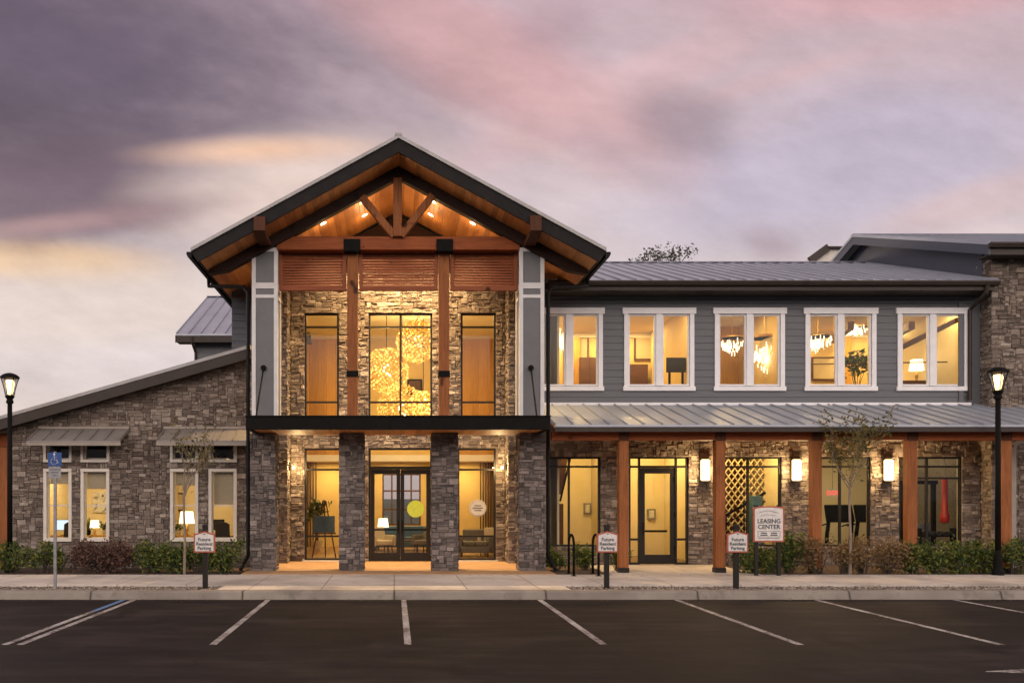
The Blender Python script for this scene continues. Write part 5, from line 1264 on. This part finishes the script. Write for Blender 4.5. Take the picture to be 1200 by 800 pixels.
# staircase in the first verandah window
d = 26.3; st = TH_('staircase', (px(652, d), d, G), 'dark underside of a staircase at the left of the first verandah window', 'staircase')
MB().prism([(px(636, d), pz(579, d)), (px(658, d), pz(579, d)), (px(660, d), pz(574, d)), (px(669, d), 3.9), (px(636, d), 3.9)], 'y', d, d+1.2).build('stringer', 'walnut', st)
MB().beam((px(656, d), d-.05, pz(587, d)), (px(668, d), d-.05, pz(536, d)), .05, .07, (0, 1, 0)).build('handrail', 'black', st)
MB().box(px(636, d), px(661, d), d+.1, d+.2, G+.03, pz(590, d)).build('lower_panel', 'walnut', st)
def wall_unit(u, v0, v1, d, w, mat, lab, name='wall_panel'):
    x = px(u, d); e = TH_(name, (x, d, pz(v1, d)), lab, 'wall unit'); MB().box(x-w/2, x+w/2, d-.06, d+.02, pz(v1, d), pz(v0, d)).build('case', mat, e, bevel=.008); MB().box(x-w*.3, x+w*.3, d-.066, d-.0605, pz(v1, d)+.05, pz(v0, d)-.05).build('cover', 'white_sign', e)
wall_unit(688, 589, 602, 28.38, .22, 'steel', 'grey wall unit behind the first verandah window'); wall_unit(763, 596, 608, 28.38, .26, 'steel', 'grey wall unit seen through the side door')
# lattice screen behind the third window, with its handrail
d = 26.9; x0, x1, z0, z1 = px(842, d), px(902, d), G+.03, 3.9; e = TH_('lattice_screen', ((x0+x1)/2, d, G), 'golden lattice screen behind the window beside the leasing sign', 'screen'); lt = MB(); p_ = .26
MB().box(x0-.06, x0, d-.03, d+.05, z0, z1).box(x1, x1+.06, d-.03, d+.05, z0, z1).build('frame', 'panel_wood', e)
for sg in (-1, 1):
    k = -20
    while k < 40:
        zz0 = z0+k*p_; a0, a1 = x0, x1; sl2 = sg*1.35
        za = zz0 if sg > 0 else zz0+(x1-x0)*1.35; pa = [x0, za]; pb = [x1, za+sl2*(x1-x0)]
        pts = []
        t0, t1 = 0.0, 1.0
        def zt2(t): return pa[1]+(pb[1]-pa[1])*t
        lo_t, hi_t = sorted(((z0-pa[1])/(pb[1]-pa[1]), (z1-pa[1])/(pb[1]-pa[1]))); t0, t1 = max(0, lo_t), min(1, hi_t)
        if t1-t0 > .02: lt.beam((x0+(x1-x0)*t0, d+.012*sg, zt2(t0)), (x0+(x1-x0)*t1, d+.012*sg, zt2(t1)), .02, .075, (0, 1, 0))
        k += 1
lt.build('lattice', 'drywall', e)
e = TH_('handrail', (px(865, 26.2), 26.2, G), 'dark sloping stair handrail in front of the lattice screen', 'handrail')
MB().beam((px(846, 26.2), 26.2, pz(606, 26.2)), (px(897, 26.2), 26.2, pz(577, 26.2)), .05, .07).beam((px(846, 26.2), 26.2, pz(616, 26.2)), (px(897, 26.2), 26.2, pz(587, 26.2)), .03, .03).build('rail', 'black', e)
for u, v in ((851, 603), (872, 591.5), (893, 579)): MB().tube([(px(u, 26.2), 26.2, G), (px(u, 26.2), 26.2, pz(v, 26.2))], .02, 8).build('baluster', 'black', e)
e = TH_('tall_locker', (px(884, 26.0), 26.0, G), 'teal tall cabinet behind the leasing sign', 'cabinet'); x = px(884, 26)
MB().box(x-.13, x+.16, 25.8, 26.1, G+.03, 2.1).build('case', 'teal', e, bevel=.01); MB().box(x+.10, x+.12, 25.76, 25.799, 1.0, 1.3).build('handle', 'steel', e)
# gym
d = 28.6; x = px(976, d); e = TH_('exit_sign', (x, d, pz(582, d)), 'red lit exit sign hanging in the gym behind the right young tree', 'sign')
MB().box(x-.17, x+.17, d, d+.05, pz(582, d), pz(573, d)).build('case', 'white_sign', e); lettering('EXIT', .2, (x, pz(577.5, d)), d-.004, 'exit_red', e); MB().tube([(x, d+.02, pz(573, d)), (x, d+.02, 3.95)], .012, 6).build('stem', 'steel', e)
def treadmill(u, d, lab):
    x = px(u, d); e = TH_('treadmill', (x, d, G+.03), lab, 'treadmill', 'treadmills in the gym'); z = G+.03
    MB().box(x-.36, x+.36, d-.2, d+1.5, z, z+.18).build('deck', 'black_rubber', e, bevel=.03)
    for s_ in (-1, 1): MB().beam((x+s_*.36, d-.05, z+.1), (x+s_*.34, d-.25, z+1.25), .06, .09, (1, 0, 0)).build('upright', 'black', e); MB().tube([(x+s_*.34, d-.22, z+1.1), (x+s_*.34, d+.35, z+1.0)], .022, 8).build('handrail', 'black', e)
    MB().prism([(d-.32, z+1.15), (d-.2, z+1.12), (d-.05, z+1.62), (d-.12, z+1.65)], 'x', x-.4, x+.4).build('console', 'black', e, bevel=.02)
treadmill(980, 26.2, 'black treadmill behind the window left of the right young tree stem'); treadmill(1014, 26.4, 'black treadmill behind the window right of the right young tree stem')
for k, (u, y) in enumerate(((1003, 26.6), (1072, 26.6))):
    x = px(u, y); e = TH_('linear_light', (x, y, 3.5), ('slanting linear ceiling light above the treadmills', 'linear ceiling light above the red punching bag')[k], 'ceiling light', 'linear lights in the gym')
    MB().box(x-.05, x+.05, y, y+2.4, 3.46, 3.54).build('case', 'steel', e); MB().box(x-.045, x+.045, y+.01, y+2.39, 3.45, 3.459).build('tube', 'tube_light', e)
    for q in (.3, 2.1): MB().tube([(x, y+q, 3.54), (x, y+q, 3.95)], .008, 6).build('wire', 'steel', e)
d = 25.75; x = px(1107, d); e = TH_('punching_bag', (x, d, pz(612, d)), 'red punching bag hanging in the gym window by the right post lamp', 'punching bag'); zb = pz(613, d); ztp = pz(560, d)
MB().lathe([(.05, zb), (.12, zb+.05), (.13, zb+.2), (.085, zb+.34), (.075, ztp-.04), (.05, ztp)], (x, d, 0), 20).build('bag', 'red_vinyl', e, smooth=True); MB().tube([(x, d, ztp), (x, d, 3.95)], .015, 6).build('chain', 'steel', e)
d = 26.5; x = px(1076, d); e = TH_('cable_machine', (x, d, G+.03), 'tall black cable machine beside the red punching bag', 'gym machine'); z = G+.03
for s_ in (-.45, .45): MB().box(x+s_-.05, x+s_+.05, d-.06, d+.06, z, z+2.25).build('upright', 'black', e)
MB().box(x-.55, x+.55, d-.07, d+.07, z+2.251, z+2.36).build('crossbar', 'black', e); MB().box(x-.32, x+.32, d-.1, d+.1, z+.1, z+1.1).build('weight_stack', 'steel', e); MB().box(x-.6, x+.6, d-.3, d+.3, z, z+.08).build('base', 'black', e)
e = TH_('dumbbell_rack', (px(1098, 25.75), 25.75, G), 'low rack of dark dumbbells under the gym window', 'rack'); x = px(1098, 25.75)
for q in (.35, .75): MB().box(x-.6, x+.5, 25.6, 25.9, G+q, G+q+.04).build('shelf', 'black', e)
for q in (-.58, .46): MB().box(x+q, x+q+.05, 25.6, 25.9, G+.03, G+1.0).build('side_frame', 'black', e)
for k in range(5):
    xx = x-.42+k*.2; db = TH_('dumbbell', (xx, 25.75, G+.79), 'dark dumbbell on the upper shelf of the gym rack', 'dumbbell', 'dumbbells on the gym rack')
    MB().tube([(xx, 25.63, G+.85), (xx, 25.87, G+.85)], .015, 8).build('grip', 'steel', db)
    for y in (25.63, 25.81): MB().tube([(xx, y, G+.85), (xx, y+.07, G+.85)], .06, 10).build('weight', 'black_rubber', db)
# upper rooms
def crystal(u, v, d, r_, h, lab, seed, n=120, e_w=40, zc=UZ1):
    c = (px(u, d), d, pz(v, d)); r = random.Random(seed); e = TH_('crystal_chandelier', c, lab, 'chandelier')
    MB().tube([(c[0], d, c[2]+h*.5), (c[0], d, zc)], .012, 6).build('rod', 'brass', e); MB().lathe([(r_*.95, h*.45), (r_, h*.45), (r_, h*.5), (r_*.95, h*.5), (r_*.95, h*.45)], c, 24).build('ring', 'brass', e)
    dr_ = MB(); gl = MB()
    for k in range(n):
        a = r.uniform(0, 6.3); q = r_*math.sqrt(r.random()); ln = h*(1-.6*q/r_)*r.uniform(.5, 1); z = c[2]+h*.45; p = (c[0]+q*math.cos(a), d+q*math.sin(a))
        (dr_ if k % 3 else gl).prism([(p[0]-.014, p[1]), (p[0], p[1]-.014), (p[0]+.014, p[1]), (p[0], p[1]+.014)], 'z', z-ln, z-ln+r.uniform(.06, .16))
    dr_.build('drops', 'glass', e); gl.build('lit_drops', 'crystal_glow', e)
    lamp('POINT', 'lamp_light', c, e_w, (1, .78, .45), e, shadow_soft_size=.15)
crystal(896, 420, 26.8, .42, 1.35, 'tall bright crystal chandelier in the middle upper window', 1, 420)
crystal(858, 408, 27.6, .34, .7, 'small crystal chandelier in the left pane of the middle upper window', 2, 170, 20)
crystal(958, 405, 27.2, .42, .6, 'shallow crystal chandelier in the left pane of the fourth upper window', 3, 240, 30)
crystal(1003, 390, 27.6, .46, .32, 'shallow ring chandelier high in the right pane of the fourth upper window', 4, 220, 30)
c = (px(654, 27), 27, pz(400, 27)); e = TH_('starburst_pendant', c, 'white starburst pendant in the first upper window beside the gable', 'pendant lamp'); sb = MB(); r = random.Random(4)
for k in range(90):
    q = Vector((r.gauss(0, 1), r.gauss(0, 1), r.gauss(0, 1))).normalized(); sb.tube([c, tuple(Vector(c)+q*.42)], [.014, .004], 5)
sb.build('spikes', 'crystal_glow', e); MB().tube([c, (c[0], 27, UZ1)], .01, 6).build('cord', 'black', e)
d = 26.3; e = TH_('television', (px(799, d), d, UZ0), 'black television on a tall stand in the right pane of the second upper window', 'television'); xa, xb, za, zb = px(781, d), 8.62, pz(436, d), pz(419, d)
MB().box(xa, xb, d-.03, d+.04, za, zb).build('case', 'black', e, bevel=.01); MB().box(xa+.02, xb-.02, d-.036, d-.0305, za+.02, zb-.02).build('screen', 'black_rubber', e)
MB().box(xa+.06, xa+.12, d-.02, d+.03, UZ0+.03, za-.001).box(xb-.12, xb-.06, d-.02, d+.03, UZ0+.03, za-.001).box(xa, xb, d-.12, d+.12, UZ0+.03, UZ0+.06).build('stand', 'black', e)
for u, v0, d, lab in ((688, 420, 30.1, 'dark doorway sized cabinet in the first upper window'), (746, 428, 30.1, 'dark cabinet in the left pane of the second upper window')):
    x = px(u, d); e = TH_('cabinet', (x, d, UZ0), lab, 'cabinet'); MB().box(x-.3, x+.3, d-.3, d+.08, UZ0+.03, pz(v0, d)).build('case', 'walnut', e, bevel=.008)
    for s_ in (-1, 1): MB().box(x+s_*.148-.14, x+s_*.148+.14, d-.318, d-.301, UZ0+.1, pz(v0, d)-.05).build('door', 'walnut', e)

# sideboard with a lamp, pictures and a dining group upstairs
def sideboard(u, d, lab):
    x = px(u, d); e = TH_('sideboard', (x, d, UZ0), lab, 'sideboard'); MB().box(x-.6, x+.6, d-.22, d+.22, UZ0+.12, UZ0+.85).build('case', 'walnut', e, bevel=.008)
    for k in (-1, 0, 1): MB().box(x+k*.39-.18, x+k*.39+.18, d-.24, d-.221, UZ0+.18, UZ0+.80).build('door', 'walnut', e)
    for k in (-1, 1): MB().box(x+k*.52-.03, x+k*.52+.03, d-.18, d+.18, UZ0+.03, UZ0+.119).build('leg', 'black', e)
sideboard(1074, 27.2, 'dark sideboard in the left pane of the last upper window'); table_lamp(1074, 27.2, UZ0+.85, 'lit table lamp on the dark sideboard in the last upper window', 1.5)
for u, v, w_, h_, d, lab in ((678, 410, .34, .45, YB-.03, 'framed picture in the right pane of the first upper window'), (757, 405, .4, .5, YB-.03, 'framed picture in the left pane of the second upper window'), (968, 432, .5, .4, YB-.03, 'framed picture in the left pane of the fourth upper window')):
    x, z = px(u, d), pz(v, d); e = TH_('framed_picture', (x, d, z-h_), lab, 'picture'); MB().box(x-w_, x+w_, d-.03, d+.028, z-h_, z+h_).build('frame', 'walnut', e); MB().box(x-w_+.06, x+w_-.06, d-.036, d-.0305, z-h_+.06, z+h_-.06).build('print', 'shade', e)
def floor_plant(u, d, z, h, lab, seed):
    x = px(u, d); r = random.Random(seed); e = TH_('potted_plant', (x, d, z), lab, 'plant'); MB().lathe([(.14, 0), (.19, .35), (.17, .35), (.13, .3)], (x, d, z), 18).build('pot', 'fabric_cream', e)
    st_ = MB(); lf = MB(); tips = []
    for k in range(9):
        a = r.uniform(0, 6.3); q = r.uniform(.1, .32); t_ = (x+q*math.cos(a), d+q*math.sin(a), z+h*r.uniform(.6, 1)); st_.tube([(x, d, z+.28), ((x+t_[0])/2, (d+t_[1])/2, z+h*.5), t_], [.012, .009, .004], 5); tips.append(t_)
    st_.build('stems', 'bark_dark', e); leaf_cloud(lf, 170, lambda r: tuple(c+r.gauss(0, .09) for c in r.choice(tips)), .12, r); lf.build('foliage', 'leaf_green', e)
floor_plant(1004, 26.2, UZ0+.03, 1.5, 'leafy potted plant in the right pane of the fourth upper window', 3)
floor_plant(372, 31.0, FL, 1.7, 'leafy potted plant behind the easel in the lobby', 6)
# side table lamp and rug in the lobby
table_lamp(449, 31.2, FL+.5, 'lit lamp at the left end of the blue lobby sofa', 1.4); table(px(449, 31.2), 31.2, FL, .45, .45, .5, 'walnut', 'small dark table at the left end of the blue lobby sofa', 'side_table')

lt = MB(); r = random.Random(31)
def litter(r):
    if r.random() < .55: return (r.uniform(-11, 16), KERB_Y-.03-abs(r.gauss(0, .22)), .008)
    return (r.uniform(-11, 16), 21.74-abs(r.gauss(0, .35)), G+.006)
for _ in range(420):
    p = Vector(litter(r)); a = r.uniform(0, 6.3); s_ = r.uniform(.014, .034); u = Vector((math.cos(a), math.sin(a), 0))*s_; v = Vector((-u.y, u.x, 0))*.55; h = Vector((0, 0, r.uniform(.004, .014)))
    lt.add([p-u, p+v+h, p+u, p-v+h, p+h*.4], [(0, 3, 4), (3, 2, 4), (2, 1, 4), (1, 0, 4)])
tag(lt.build('fallen_leaves', 'leaf_brown'), kind='stuff')
